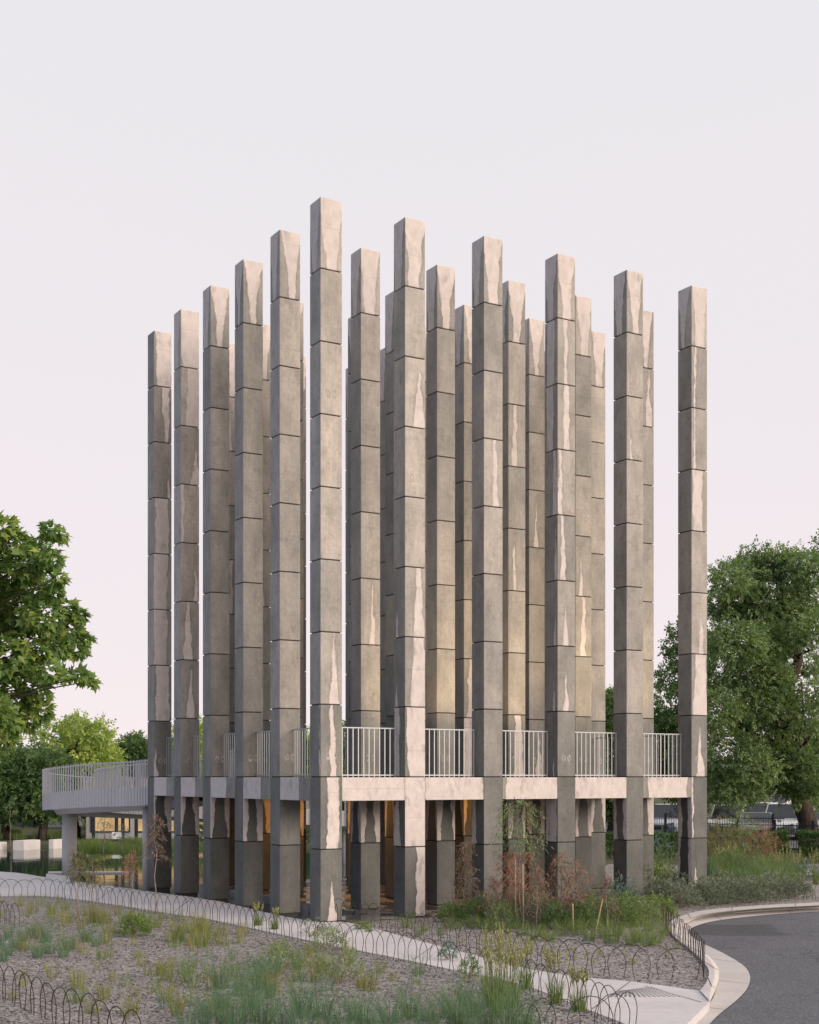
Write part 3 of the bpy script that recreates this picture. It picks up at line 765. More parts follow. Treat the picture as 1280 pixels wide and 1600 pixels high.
# ------------------------------------------------------------------ deck with edge beams and rails
deck = empty('raised_deck', grid(2.6, 2.6, 2.5), 0, label='concrete deck slab with pale edge beams between the columns', cat='deck')
dk = deck.matrix_world
def in_deck(p): return Vector(p) - deck.location
sb = MB()
A, B, C_, D_ = grid(0.17, 0.17), grid(5.08, 0.17), grid(5.08, 5.08), grid(0.17, 5.08)
sb.prism([in_deck(p) for p in (A, B, C_, D_)], 0.22, 0.48)
slab = sb.build('slab', M['soffit'], deck)
BL = SP - W - 0.006
bm_ = MB(); bm_.box((-BL/2, 0.0, 0.0), (BL/2, 0.34, 0.49))
BEAM = bevel(bm_.mesh('edge_beam', M['seg']), 0.008, 2)
beam_patch_R = [(0.02,1.2,1.2),(0.0,0.74,0.74),(0.06,0.72,0.72),(-0.02,0.80,0.80),(0.02,0.60,0.60)]
for side in range(4):
    for b_ in range(5):
        f = b_ + W/SP + (SP-W)/2/SP
        if side == 0: p, rz = grid(f, 0) + LV*0.004, TH
        elif side == 1: p, rz = grid(0, f) + RV*0.004, TH - math.pi/2
        elif side == 2: p, rz = grid(f, 5) + LV*(W-0.004), TH + math.pi
        else: p, rz = grid(5, f) + RV*(W-0.004), TH + math.pi/2
        o = link('edge_beam', BEAM, deck, in_deck(Vector((p.x, p.y, 2.5))), rz)
        if side == 0: pf = beam_patch_R[b_]
        elif side == 1: pf = (-0.26, 0.48, 0.48)
        else: pf = (0.0, 0.66, 0.66)
        o['patch_front'] = list(pf); o['patch_side'] = list(NO); o['tone'] = [0.8, 1.0, 3.1*b_+side]; o['marks'] = [0.0, 0.0, 0.0]
# downlights under the slab: they throw the warm glow on floor and inner columns
for (i, j, e) in ((1.62, 2.62, 32), (1.62, 3.62, 20), (3.12, 1.62, 15)):
    p = grid(i, j)
    L = empty('ceiling_light', (p.x, p.y, 2.72), 0, label={1.62: 'small warm lamp under the deck between inner columns', 3.12: 'small warm lamp under the deck behind the saplings'}[i] if j != 3.62 else 'small warm lamp under the deck on the pond side', cat='lamp', group='warm lamps under the deck')
    h = MB(); h.tube([(0,0,-0.0),(0,0,-0.05)], [0.14, 0.14], 16); h.build('housing', M['black'], L)
    le = MB(); le.tube([(0,0,-0.052),(0,0,-0.066)], [0.12, 0.11], 16); le.build('lens', M['lamp'], L)
    ld = bpy.data.lights.new('lamp_light', 'AREA'); ld.shape = 'DISK'; ld.size = 0.22; ld.energy = e; ld.color = (1.0, 0.46, 0.11)
    lo = bpy.data.objects.new('lamp_light', ld); COL.objects.link(lo); lo.parent = L; lo.location = (0, 0, -0.08)

for q, f in enumerate((1.62, 2.62, 3.62, 4.62)):
    p = grid(f, 0.27)
    U = empty('deck_uplight', (p.x, p.y, 2.977), TH, label=f'small warm uplight set on the deck behind the {ORD[1+q]} garden front bay', cat='lamp', group='warm uplights on the deck')
    h = MB(); h.tube([(0,0,-0.05),(0,0,0.004)], [0.07, 0.07], 14); h.build('housing', M['black'], U)
    le = MB(); le.tube([(0,0,0.0045),(0,0,0.009)], [0.055, 0.05], 14); le.build('lens', M['lamp'], U)
    ld = bpy.data.lights.new('uplight', 'SPOT'); ld.energy = 620; ld.color = (1.0, 0.72, 0.40); ld.spot_size = rad(70); ld.spot_blend = 1.0; ld.shadow_soft_size = 0.12
    lo = bpy.data.objects.new('uplight', ld); COL.objects.link(lo); lo.parent = U; lo.location = (0, 0, 0.05)
    lo.rotation_euler = (rad(180-32), 0, 0)
# balustrades: flat bars between two thin rails, one panel in each bay
def rail_panel():
    b = MB(); L_ = SP - W - 0.10; n = 11
    for k_ in range(n+1):
        x = -L_/2 + L_*k_/n
        wd = 0.011 if k_ not in (0, n) else 0.014
        b.box((x-wd, -0.005, 0.0), (x+wd, 0.005, 1.035))
    return b.mesh('bars', M['rail'])
RAILB = rail_panel()
tb = MB(); L_ = SP - W - 0.07; tb.box((-L_/2, -0.016, 1.036), (L_/2, 0.016, 1.060)); TOPR = tb.mesh('top_rail', M['rail'])
tb = MB(); tb.box((-L_/2, -0.012, 0.03), (L_/2, -0.006, 0.055)); BOTR = tb.mesh('bottom_rail', M['rail'])
names4 = ['garden front', 'pond side', 'back', 'road end']
for side in range(4):
    for b_ in range(5):
        if side == 2 and b_ == 0: continue       # where the footbridge comes in
        f = b_ + W/SP + (SP-W)/2/SP
        if side == 0: p, rz = grid(f, 0) + LV*0.34, TH
        elif side == 1: p, rz = grid(0, f) + RV*0.34, TH - math.pi/2
        elif side == 2: p, rz = grid(f, 5) + LV*0.16, TH + math.pi
        else: p, rz = grid(5, f) + RV*0.16, TH + math.pi/2
        r = empty('railing', (p.x, p.y, 2.995), rz, label=f'pale grey barred railing on the deck, {names4[side]}, {ORD[b_]} bay from the ' + ('sharp corner' if side < 2 else ('footbridge' if side == 2 else 'garden front')), cat='railing', group='barred railings round the deck')
        link('bars', RAILB, r); link('top_rail', TOPR, r); link('bottom_rail', BOTR, r)

# ------------------------------------------------------------------ footbridge
ctr = [(-6.05, 37.35, 3.80), (-6.75, 38.55, 3.62), (-7.6, 39.45, 3.50), (-9.4, 40.9, 3.42), (-11.0, 42.8, 3.30), (-11.8, 45.2, 3.20), (-11.45, 47.7, 3.06), (-9.8, 49.9, 2.90), (-7.0, 50.9, 2.70), (-3.5, 51.2, 2.52), (0.5, 51.4, 2.36)]
cl = resample([tuple(p) for p in spline(ctr, 10)], 0.14)
CL = [Vector(p) for p in cl]
def offset(i, d):
    t = CL[min(i+1, len(CL)-1)] - CL[max(i-1, 0)]; t.z = 0; t.normalize()
    nrm = Vector((-t.y, t.x, 0))                # to the outer (pond) side is minus
    return CL[i] + nrm*d
br = empty('footbridge', (CL[0].x, CL[0].y, 0), 0, label='curved grey footbridge with barred sides on round piers over the pond', cat='footbridge')
o0 = br.location
HB = 1.30
HW = 0.78
b = MB()
prev = None
for i in range(len(CL)):
    z = CL[i].z - HB
    prof = [(-HW+0.02, z+0.32), (HW-0.02, z+0.32), (HW-0.02, z+0.06), (0.50, z+0.05), (0.36, z-0.14), (-0.36, z-0.14), (-0.50, z+0.05), (-HW+0.02, z+0.06)]
    ring = [Vector((offset(i, d).x, offset(i, d).y, zz)) - o0 for d, zz in prof]
    if prev:
        n8 = len(ring)
        b.add(prev + ring, [(k_, (k_+1) % n8, n8+(k_+1) % n8, n8+k_) for k_ in range(n8)])
    prev = ring
b.build('deck_beam', M['bridge'], br)
for sgn in (-1, 1):
    band, pk, tr_ = MB(), MB(), MB()
    prev = None; rails = []
    for i in range(len(CL)):
        q0, q1 = offset(i, sgn*HW), offset(i, sgn*(HW+0.012))
        z = CL[i].z - HB
        ring = [Vector((q0.x, q0.y, z)) - o0, Vector((q1.x, q1.y, z)) - o0, Vector((q1.x, q1.y, z+0.52)) - o0, Vector((q0.x, q0.y, z+0.52)) - o0]
        if prev: band.add(prev + ring, [(k_, (k_+1) % 4, 4+(k_+1) % 4, 4+k_) for k_ in range(4)])
        prev = ring
        t = (CL[min(i+1, len(CL)-1)] - CL[max(i-1, 0)]); ang = math.atan2(t.y, t.x)
        q2 = offset(i, sgn*(HW+0.022))
        pk.box((-0.017, -0.011, 0), (0.017, 0.011, HB-0.012), 0, Matrix.Translation(Vector((q2.x, q2.y, z)) - o0) @ Matrix.Rotation(ang, 4, 'Z'))
        q3 = offset(i, sgn*(HW+0.0))
        rails.append(Vector((q3.x, q3.y, z+HB-0.06)) - o0)
    tr_.tube(rails, 0.018, 6)
    band.build('fascia_band', M['bridge'], br)
    tag(pk.build('bar_screen', M['bridge'], br))
    tr_.build('handrail', M['bridge'], br)
for (px_, py_, r_) in ((-11.25, 42.95, 0.225), (-8.12, 39.25, 0.10), (-9.9, 49.7, 0.22), (-3.2, 51.2, 0.22)):
    zt = min(CL, key=lambda q: (q.x-px_)**2 + (q.y-py_)**2).z - HB - 0.05
    b = MB(); b.tube([Vector((px_, py_, -1.0)) - o0, Vector((px_, py_, zt)) - o0], r_, 28); b.build('pier', M['pier'], br, smooth=True)
# concrete edge beside the pier and low weir in the pond
def block_thing(name, poly, z0, z1, mat, **kw):
    c = sum((Vector((p[0], p[1], 0)) for p in poly), Vector())/len(poly)
    b = MB(); b.prism([(p[0]-c.x, p[1]-c.y) for p in poly], z0, z1)
    o = link(name, bevel(b.mesh(name, mat), 0.02, 2), None, (c.x, c.y, 0))
    return tag(o, **kw)
block_thing('pond_weir', [at(75,1364,-0.15), at(200,1362.5,-0.15), at(200,1361,-0.15), at(75,1361.5,-0.15)], -1.0, -0.15, M['path'], label='thin pale concrete weir line just above the pond water', cat='weir')
block_thing('pond_step', [at(72,1373,0.05), at(110,1379,0.05), at(110,1369,0.05), at(72,1365,0.05)], -0.6, 0.05, M['path'], label='low concrete step at the pond edge beside the round pier', cat='step')
for (x0, x1, yb, yt, lb) in ((-40, 1, 1329, 1317, 'pale concrete bench block on the far pond bank, cut off by the picture edge'), (20, 54, 1328.5, 1313.5, 'long pale concrete bench block on the far pond bank, middle of three'), (76, 100, 1326.5, 1312, 'pale concrete bench block on the far pond bank, beside the round pier')):
    a, b_ = at(x0, yb, -0.2), at(x1, yb, -0.2)
    h = (yb-yt)/FPX*a.y
    block_thing('bench_block', [(a.x, a.y), (b_.x-0.45, a.y-0.05), (b_.x, a.y+0.9), (a.x+0.5, a.y+1.2)], -0.4, -0.2+h, M['block'], label=lb, cat='bench', group='concrete bench blocks on the pond bank')

# ------------------------------------------------------------------ hoop fences
def hoop_fence(pts, label, pitch=0.33, width=0.58, h=0.47, r=0.0055, lean=0.03):
    P = resample([tuple(p)[:2] for p in spline([tuple(p)[:2] for p in pts], 6)], pitch)
    if len(P) < 3: return
    root = empty('hoop_fence', (P[0][0], P[0][1], 0), 0, label=label, cat='fence', group='low bent-rod hoop fences round the beds')
    rg = random.Random(len(P))
    for i in range(len(P)-1):
        a = Vector((P[i][0], P[i][1], 0))
        d = Vector((P[i+1][0]-P[i][0], P[i+1][1]-P[i][1], 0)).normalized()
        nrm = Vector((-d.y, d.x, 0))
        c = a; hw = width/2*rg.uniform(0.96, 1.04); hh = h*rg.uniform(0.95, 1.05); ln = rg.uniform(-lean, lean)
        q = []
        for k_ in range(15):
            t = k_/14
            if t < 0.18: x, z = -1, t/0.18*0.42*hh
            elif t > 0.82: x, z = 1, (1-t)/0.18*0.42*hh
            else:
                an = math.pi*(1-(t-0.18)/0.64); x, z = math.cos(an), 0.42*hh + 0.58*hh*math.sin(an)
            x *= 0.86 + 0.14*min(1, z/(0.42*hh))
            q.append(c + d*(x*hw) + nrm*(ln*z/hh + 0.006*(i % 2)) + Vector((0, 0, z-0.02)) - root.location)
        b = MB(); b.tube(q, r, 5, caps=False); b.build('hoop', M['rust'], root, smooth=True)
hoop_fence([at(x, y) for x, y in ((-60,1542),(0,1560),(47,1582),(100,1606),(170,1634),(230,1660))], 'dark hoop fence along the lower gravel edge, large hoops ending at the blue grass', h=0.50, r=0.0065, pitch=0.42, width=0.62)
hoop_fence([at(x, y) for x, y in ((-60,1401),(0,1402),(75,1403),(150,1412),(245,1427),(330,1440),(420,1459),(490,1474),(560,1488),(640,1504),(720,1521),(800,1539),(860,1561),(920,1585),(972,1606))], 'long dark hoop fence along the gravel side of the pale path')
hoop_fence([at(x, y) for x, y in ((978,1608),(940,1618),(870,1622),(790,1640))], 'dark hoop fence turning at the seed-head grasses near the warning studs', h=0.48)
hoop_fence([at(x, y) for x, y in ((500,1436),(560,1446),(640,1464),(740,1488),(830,1507),(937,1523),(1000,1529),(1098,1530))], 'dark hoop fence between the path and the sapling bed', h=0.50, pitch=0.36, width=0.64)
hoop_fence([at(x, y) for x, y in ((1100,1526),(1097,1510),(1080,1491),(1058,1472),(1040,1452),(1036,1446))], 'dark hoop fence following the curved kerb at the bed corner', h=0.50)
hoop_fence([at(x, y) for x, y in ((-40,1436),(0,1441),(32,1449))], 'short reddish hoop fence cluster in the gravel near the pond path', h=0.46)
hoop_fence([at(x, y) for x, y in ((1170,1412),(1230,1408),(1300,1403))], 'small hoop fence along the far kerb beside the grey shrubs', h=0.45)

# ------------------------------------------------------------------ plants
def blades(n, h, spread, lean, w, rg, hvar=0.35, seg=3, droop=0.5):
    """curved tapering ribbons; returns V, F"""
    V = []; F = []
    for _ in range(n):
        az = rg.uniform(0, 2*math.pi); r0 = spread*math.sqrt(rg.random())
        bx, by = r0*math.cos(az), r0*math.sin(az)
        hh = h*(1-hvar*rg.random()); az2 = az + rg.uniform(-0.7, 0.7)
        out = lean*hh*rg.uniform(0.2, 1.0)
        dx, dy = math.cos(az2), math.sin(az2)
        fa = rg.uniform(0, math.pi); sx, sy = math.cos(fa)*w/2, math.sin(fa)*w/2
        base = len(V)
        for k_ in range(seg+1):
            t = k_/seg
            o = out*t**1.8
            z = hh*t - droop*out*t**3
            tw = 1 - 0.85*t**1.5
            V += [(bx+dx*o-sx*tw, by+dy*o-sy*tw, z), (bx+dx*o+sx*tw, by+dy*o+sy*tw, z)]
        for k_ in range(seg):
            q = base + 2*k_; F.append((q, q+1, q+3, q+2))
    return V, F

def tuft_mesh(name, mat, n, h, spread, lean, w, seed, **kw):
    V, F = blades(n, h, spread, lean, w, random.Random(seed), **kw)
    return leaf_mesh(name, np.array(V), np.array(F), mat)

T_blue = [tuft_mesh('grass_tuft', M['grassblue'], 115, 0.58, 0.11, 0.80, 0.0048, 100+k_) for k_ in range(4)]
T_green = [tuft_mesh('grass_tuft', M['grassgreen'], 120, 0.58, 0.15, 0.75, 0.0055, 200+k_) for k_ in range(4)]
T_olive = [tuft_mesh('grass_tuft', M['grassdry'], (30, 44, 62, 36)[k_], (0.36, 0.30, 0.42, 0.26)[k_], 0.09, 0.5, 0.0058, 300+k_) for k_ in range(4)]
T_mixed = [tuft_mesh('grass_tuft', M['grassgreen'], (30, 46, 24)[k_], (0.30, 0.38, 0.24)[k_], 0.10, 0.6, 0.006, 400+k_) for k_ in range(3)]
def tuft(me, p, s, label, group, rg=random.Random(77), name='grass_tuft'):
    o = link(name, me, None, p, rg.uniform(0, 6.28), (s*rg.uniform(0.9, 1.1), s*rg.uniform(0.9, 1.1), s*rg.uniform(0.9, 1.15)))
    return tag(o, label, 'grass tuft', group)
rg = random.Random(3)
# dense blue-green tussocks in the near bed
blue_px = [(290,1614),(318,1608),(346,1600),(370,1612),(392,1596),(412,1604),(440,1614),(470,1620),(505,1618),(540,1622),(572,1614),(600,1622),(640,1620),(680,1612),(712,1604),(738,1612),(762,1602),(788,1610),(812,1604),(830,1614),
           (322,1588),(350,1574),(395,1576),(418,1560),(404,1546),(500,1590),(552,1594),(706,1590),(742,1588),(775,1584),(726,1572),(790,1572),(420,1528),(345,1545),(375,1556),(470,1588),(610,1598),(660,1596),(640,1590)]
for (x, y) in blue_px: tuft(rg.choice(T_blue), at(x+rg.uniform(-4, 4), y), rg.uniform(0.75, 1.1), 'dense blue-green grass tussock in the gravel near the large hoops', 'blue-green grass tussocks in the near gravel bed')
for (x, y) in [(4,1502),(14,1492),(2,1478),(24,1482),(36,1470),(60,1496),(76,1490),(72,1472),(100,1496),(108,1484),(14,1465),(52,1466),(136,1472),(150,1478)]:
    tuft(rg.choice(T_blue), at(x, y), rg.uniform(0.6, 0.95), 'slender blue-green grass clump in the gravel beside the reddish hoops', 'slender blue-green clumps by the reddish hoops')
# olive and straw tufts over the near bed
bed_px = [(0,1408),(75,1408),(245,1432),(330,1446),(420,1466),(560,1496),(720,1530),(800,1548),(850,1575),(880,1610),(200,1610),(0,1560)]
def in_bed(x, y): return inside((x, y), bed_px)
n_ = 0
while n_ < 125:
    x, y = rg.uniform(0, 880), 1408 + (1600-1408)*rg.random()**1.25
    if not in_bed(x, y): continue
    if x > 330 and y > 1560: continue
    me = rg.choice(T_olive + T_olive + T_mixed)
    tuft(me, at(x, y), rg.uniform(0.6, 1.25), 'small olive and straw grass tuft scattered in the open gravel bed', 'olive grass tufts scattered in the gravel bed')
    n_ += 1
for k_ in range(46):                               # fuller band of olive tufts on the pond side of the bed
    t = rg.random(); x = 40 + 320*t; y = 1414 + 48*t + rg.uniform(-2, 26)
    tuft(rg.choice(T_olive[:3] + T_mixed), at(x, y), rg.uniform(0.8, 1.4), 'olive grass tuft in the fuller band beside the pond path', 'olive tufts along the pond path')
T_wisp = [tuft_mesh('grass_tuft', M[('grassblue','grassdry','grassblue','grassgreen')[k_]], (26, 20, 34, 24)[k_], 0.55, 0.08, 0.7, 0.0048, 600+k_) for k_ in range(4)]
for k_ in range(70):
    x, y = rg.uniform(240, 850), rg.uniform(1490, 1608)
    if in_bed(x, min(y, 1609)) and y < 1490 + 0.0*x + 118: tuft(rg.choice(T_wisp), at(x, y), rg.uniform(0.6, 1.1), 'thin wispy grass clump leaning over the gravel among denser tussocks', 'wispy grass clumps in the near gravel bed')
# tall tussocks with pale seed heads
def seed_tussock(p, s, label, seed):
    rg2 = random.Random(seed)
    root = empty('seed_head_grass', p, 0, label=label, cat='grass tuft', group='tall grasses with pale seed heads')
    V, F = blades(90, 0.62*s, 0.09, 0.45, 0.007, rg2)
    link('blades', leaf_mesh('blades', np.array(V), np.array(F), M['grassgreen']), root)
    V, F = [], []
    st = MB()
    for _ in range(14):
        az = rg2.uniform(0, 6.28); tilt = rg2.uniform(0.02, 0.2); hh = s*rg2.uniform(0.75, 1.05)
        r0 = rg2.uniform(0, 0.06); b0 = Vector((r0*math.cos(az), r0*math.sin(az), 0)); d = Vector((math.sin(tilt)*math.cos(az), math.sin(tilt)*math.sin(az), math.cos(tilt)))
        st.tube([b0, b0+d*hh*0.5, b0+d*hh], [0.003, 0.0025, 0.002], 3)
        for q in range(34):
            t = rg2.uniform(0.68, 1.0); c = b0 + d*hh*t
            a2 = rg2.uniform(0, 6.28); rr = 0.013*math.sin(math.pi*min(1, max(0, (t-0.66)/0.36)))+0.004
            o_ = Vector((math.cos(a2)*rr, math.sin(a2)*rr, 0.0)); n = len(V)
            V += [tuple(c), tuple(c+o_+Vector((0,0,0.012))), tuple(c+o_*1.2+Vector((0,0,0.034))), tuple(c+o_*0.3+Vector((0,0,0.026)))]
            F.append((n, n+1, n+2, n+3))
    st.build('stalks', M['grassdry'], root)
    link('seed_heads', leaf_mesh('seed_heads', np.array(V), np.array(F), M['seed']), root)
for q, (x, y, s, lb) in enumerate(((765,1572,1.05,'tall pale seed-head grass on the path edge, fullest of the clump'), (788,1562,1.0,'tall pale seed-head grass just behind the fullest one'), (775,1588,0.95,'seed-head grass rising out of the blue-green tussocks'), (800,1575,0.8,'shorter seed-head grass beside the pale path'),
        (822,1545,0.7,'thin seed-head grass between path and hoops, past the tall clump'), (868,1568,0.75,'thin seed-head grass near the warning studs'), (905,1580,0.6,'small seed-head grass inside the hoop corner'), (404,1446,0.45,'small pale seed-head grass at the path edge before the columns'), (430,1452,0.42,'tiny pale seed-head grass by the corner column path'))):
    seed_tussock(at(x, y), s, lb, 900+q)
# green grasses in the sapling bed
for (x, y, s) in [(905,1462,0.9),(922,1470,1.0),(940,1466,1.0),(955,1474,1.1),(968,1462,1.0),(985,1478,1.1),(1000,1472,1.0),(1015,1478,1.0),(1030,1474,0.9),(880,1462,0.9),(862,1470,0.8),(845,1462,0.8),(895,1452,0.9),(925,1450,1.0),(950,1448,1.1),(975,1446,1.1),(998,1448,1.0),(1018,1455,1.0),(1034,1462,0.8),(830,1468,0.8),(812,1462,0.8),(790,1458,0.8),(770,1456,0.7),(752,1452,0.8),(735,1450,0.7),(716,1452,0.8),(700,1450,0.6),(910,1440,1.0),(940,1434,1.0),(965,1432,1.1),(990,1436,1.0),(690,1462,0.5),(665,1455,0.5),(880,1440,0.9),(1010,1440,0.9)]:
    tuft(rg.choice(T_green), at(x+rg.uniform(-4, 4), y), s*rg.uniform(0.7, 1.0), 'bushy green grass clump in the sapling bed before the columns', 'green grass clumps in the sapling bed')
for (x, y, s) in [(636,1450,0.75),(570,1452,0.45),(655,1462,0.5),(576,1456,0.5),(560,1452,0.4)]:
    tuft(rg.choice(T_green), at(x, y), s, 'small green grass clump at the foot of the front columns', 'small green clumps at the column feet')
for k_ in range(40):
    x, y = rg.uniform(640, 1080), rg.uniform(1468, 1520)
    if y < 1462 + (x-640)*0.16 or x > 1085: tuft(rg.choice(T_olive), at(x, min(y, 1462+(x-640)*0.155)), rg.uniform(0.35, 0.7), 'tiny straw grass tuft in the gravel behind the hoops', 'tiny straw tufts in the sapling bed')
# grasses beyond the road end of the columns
for k_ in range(34):
    x, y = rg.uniform(1105, 1240), rg.uniform(1366, 1390)
    tuft(rg.choice(T_green + T_blue), at(x, y), rg.uniform(1.2, 1.7), 'soft green grass clump behind the grey shrubs beside the road', 'green grass clumps behind the grey shrubs')
for (x, y) in [(1215,1378),(1250,1382),(1275,1382),(1142,1362),(1232,1376)]:
    seed_tussock(at(x, y), 1.0, 'tall straw seed-head grass beside the stone edging past the road columns', 1000+x)

# leafy sprays as arrays
def sprays(centres, dirs, n_leaf, L, wd, size, rng_, droop=0.25, fan=1.0):
    """each spray: a stem direction with n_leaf pointed leaflets along both sides. Returns V, F"""
    m = len(centres)
    D = dirs / (np.linalg.norm(dirs, axis=1, keepdims=True) + 1e-9)
    A = np.cross(D, rng_.normal(size=(m, 3))); A /= np.linalg.norm(A, axis=1, keepdims=True) + 1e-9
    Nn = np.cross(D, A)
    V = []; 
    for q in range(n_leaf):
        t = (q//2 + 0.6) / (n_leaf/2 + 0.6)
        sgn = 1 if q % 2 else -1
        if q == n_leaf-1: sgn = 0
        ld = D*(0.55 if sgn else 1.0) + A*sgn*fan + rng_.normal(size=(m, 3))*0.28 + np.array([0, 0, -droop])
        ld /= np.linalg.norm(ld, axis=1, keepdims=True)
        ls = L*size*(0.75 + 0.5*rng_.random((m, 1)))
        side = np.cross(ld, Nn + rng_.normal(size=(m, 3))*0.5); side /= np.linalg.norm(side, axis=1, keepdims=True) + 1e-9
        b0 = centres + D*(t*L*1.9)*size
        V += [b0, b0 + ld*ls*0.45 + side*ls*wd, b0 + ld*ls, b0 + ld*ls*0.45 - side*ls*wd]
    V = np.stack(V, axis=1).reshape(-1, 3)
    F = np.arange(len(V)).reshape(-1, 4)
    return V, F

def crown_mesh(name, clumps, mat, per=240, L=0.16, wd=0.26, n_leaf=7, seed=1, droop=0.3, inner=0.45):
    r_ = np.random.default_rng(seed)
    Cs, Ds = [], []
    for (c, r, k_) in clumps:
        n = int(per*k_)
        d = r_.normal(size=(n, 3)); d /= np.linalg.norm(d, axis=1, keepdims=True)
        rr = (inner + (1-inner)*r_.random((n, 1))**0.6) * (1 + 0.22*r_.normal(size=(n, 1)))
        lump = 1 + 0.25*np.sin(d[:, :1]*5 + seed) * np.cos(d[:, 1:2]*4 + c[0])
        p = np.array(c) + d*rr*np.array(r)*lump
        Cs.append(p); Ds.append(d + np.array([0, 0, -0.25]) + r_.normal(size=(n, 3))*0.35)
    V, F = sprays(np.concatenate(Cs), np.concatenate(Ds), n_leaf, L, wd, 1.0, r_, droop)
    return leaf_mesh(name, V, F, mat)

def limb(mb, a, b, r0, r1, rg_, wob=0.12, n=5):
    a, b = Vector(a), Vector(b); L_ = (b-a).length
    pts = []; rs = []
    for k_ in range(n+1):
        t = k_/n
        j = Vector((rg_.uniform(-1, 1), rg_.uniform(-1, 1), rg_.uniform(-0.5, 0.5)))*wob*L_*math.sin(math.pi*t)*0.5
        pts.append(a.lerp(b, t)+j); rs.append(r0+(r1-r0)*t)
    mb.tube(pts, rs, 7)
    return pts

def tree(name, base, fork, clumps, leafmat, label, group=None, r0=0.25, per=240, L=0.16, seed=1, n_leaf=7, wd=0.26, bark='bark', droop=0.3):
    rg_ = random.Random(seed)
    base = Vector(base); root = empty(name, base, 0, label=label, cat='tree', group=group)
    loc = lambda p: Vector(p) - base
    t = MB()
    top = max((Vector(c[0]) for c in clumps), key=lambda q: q.z); mid_ = sum((Vector(c[0]) for c in clumps), Vector())/len(clumps)
    crown_top = loc(Vector((mid_.x*0.6+top.x*0.4, mid_.y, top.z)))
    main = limb(t, Vector((0,0,-0.1)), loc(fork), r0, r0*0.62, rg_, 0.08)
    main += limb(t, loc(fork), crown_top, r0*0.60, 0.03, rg_, 0.22, 9)[1:]
    for (c, r, k_) in clumps:
        c = Vector(c); lc = loc(c)
        low_ = [q for q in main[3:] if q.z < lc.z - 0.35*((q.xy-lc.xy).length)] or [main[3]]
        s = min(low_, key=lambda q: (q-lc).length)
        pts = limb(t, s, lc, min(r0*0.22, 0.035+0.02*(lc-s).length), 0.018, rg_, 0.22)
        for _ in range(3):
            d = Vector((rg_.uniform(-1, 1), rg_.uniform(-1, 1), rg_.uniform(-0.3, 1)))*(r if not hasattr(r, '__len__') else r[0])*0.8
            limb(t, pts[3], loc(c)+d, r0*0.12, 0.012, rg_, 0.2, 4)
    t.build('trunk', M[bark], root, smooth=True)
    me = crown_mesh('crown', [(tuple(loc(c)), r, k_) for c, r, k_ in clumps], leafmat, per, L, wd, n_leaf, seed, droop)
    link('crown', me, root)
    return root

def auto_clumps(px, py_top, py_bot, hw, Y, rg_, n=14):
    """clumps filling an egg-shaped crown given in photo pixels at depth Y"""
    out = []
    for k_ in range(n):
        t = (k_+0.5)/n
        py = py_top + (py_bot-py_top)*(0.10+0.8*t)
        w = hw*math.sin(math.pi*min(0.92, 0.22+0.62*t))
        x = px + w*0.75*math.sin(k_*2.4 + rg_.uniform(-0.4, 0.4))
        d = Y + (hw/FPX*Y)*0.75*math.cos(k_*2.4)
        r = hw/FPX*Y*rg_.uniform(0.38, 0.52)
        p = ray(x, py, d)
        out.append((p, (r, r, r*0.85), rg_.uniform(0.8, 1.2)))
    return out

# the big ash trees past the road end
def px_clumps(lst, Y, rg_, dj=2.0):
    return [(ray(x, y, Y + rg_.uniform(-dj, dj)), (r/FPX*Y*1.05, r/FPX*Y*1.1, r/FPX*Y*0.85), (r/42.0)**2) for x, y, r in lst]
rg2 = random.Random(21)
Yb = 56.0
big = [(1140,905,30),(1172,890,34),(1205,882,32),(1240,885,32),(1268,895,30),(1128,945,30),(1162,945,40),(1205,940,44),(1245,945,34),(1122,1000,26),(1155,1005,38),(1195,1000,40),(1228,990,26),(1270,985,30),(1130,1055,34),(1172,1060,40),(1205,1050,28),
       (1122,1110,34),(1160,1115,36),(1195,1150,42),(1225,1130,26),(1215,1185,38),(1180,1200,34),(1140,1170,40),(1125,1220,32),(1160,1235,30),(1245,1175,30),(1245,1225,30),(1275,1085,26),(1285,1150,34),(1278,1215,32),(1268,1240,24),(1140,1224,18),(1190,1222,20),(1225,1222,18),(1222,1090,24),(1212,1065,26),(1258,1125,26),(1232,1205,26),(1258,1190,26),(1240,1150,26),(1185,1100,34),(1262,1040,22),(1250,965,26),(1215,1010,30)]
bt = at(1264, 1322, 0.0)
bt = Vector((ray(1264, 1300, Yb).x, Yb, 0))
tree('ash_tree', bt, ray(1240, 1100, Yb), px_clumps(big, Yb-0.8, rg2), M['ash'], 'large grey-green ash tree with a leaning trunk above the parked cars', 'big trees past the road', 0.42, 820, 0.110, 5)
big2 = [(1330,860,45),(1300,860,26),(1375,900,60),(1330,960,55),(1400,1000,60),(1330,1060,50),(1380,1120,60),(1320,1170,45),(1400,1210,50),(1330,1240,40)]
tree('ash_tree', Vector((ray(1350, 1300, 60).x, 60, 0)), ray(1345, 1120, 60), px_clumps(big2, 60, rg2), M['ash'], 'large ash tree mostly cut off by the picture edge beyond the road', 'big trees past the road', 0.4, 330, 0.15, 6)
big3 = [(1062,985,15),(1056,1010,14),(1075,1030,30),(1050,1060,28),(1085,1080,34),(1045,1110,34),(1080,1140,36),(1035,1160,34),(1070,1195,38),(1040,1215,34),(1090,1230,36),(1020,1120,22),(1100,1010,26),(1050,1150,32),(1042,1180,30),(1060,1130,30),(1030,1195,30)]
tree('broad_tree', Vector((ray(1075, 1300, 66).x, 66, 0)), ray(1070, 1180, 66), px_clumps(big3, 66, rg2), M['darktree'], 'dark green tree seen behind the last column at the road end', 'big trees past the road', 0.3, 420, 0.16, 7)
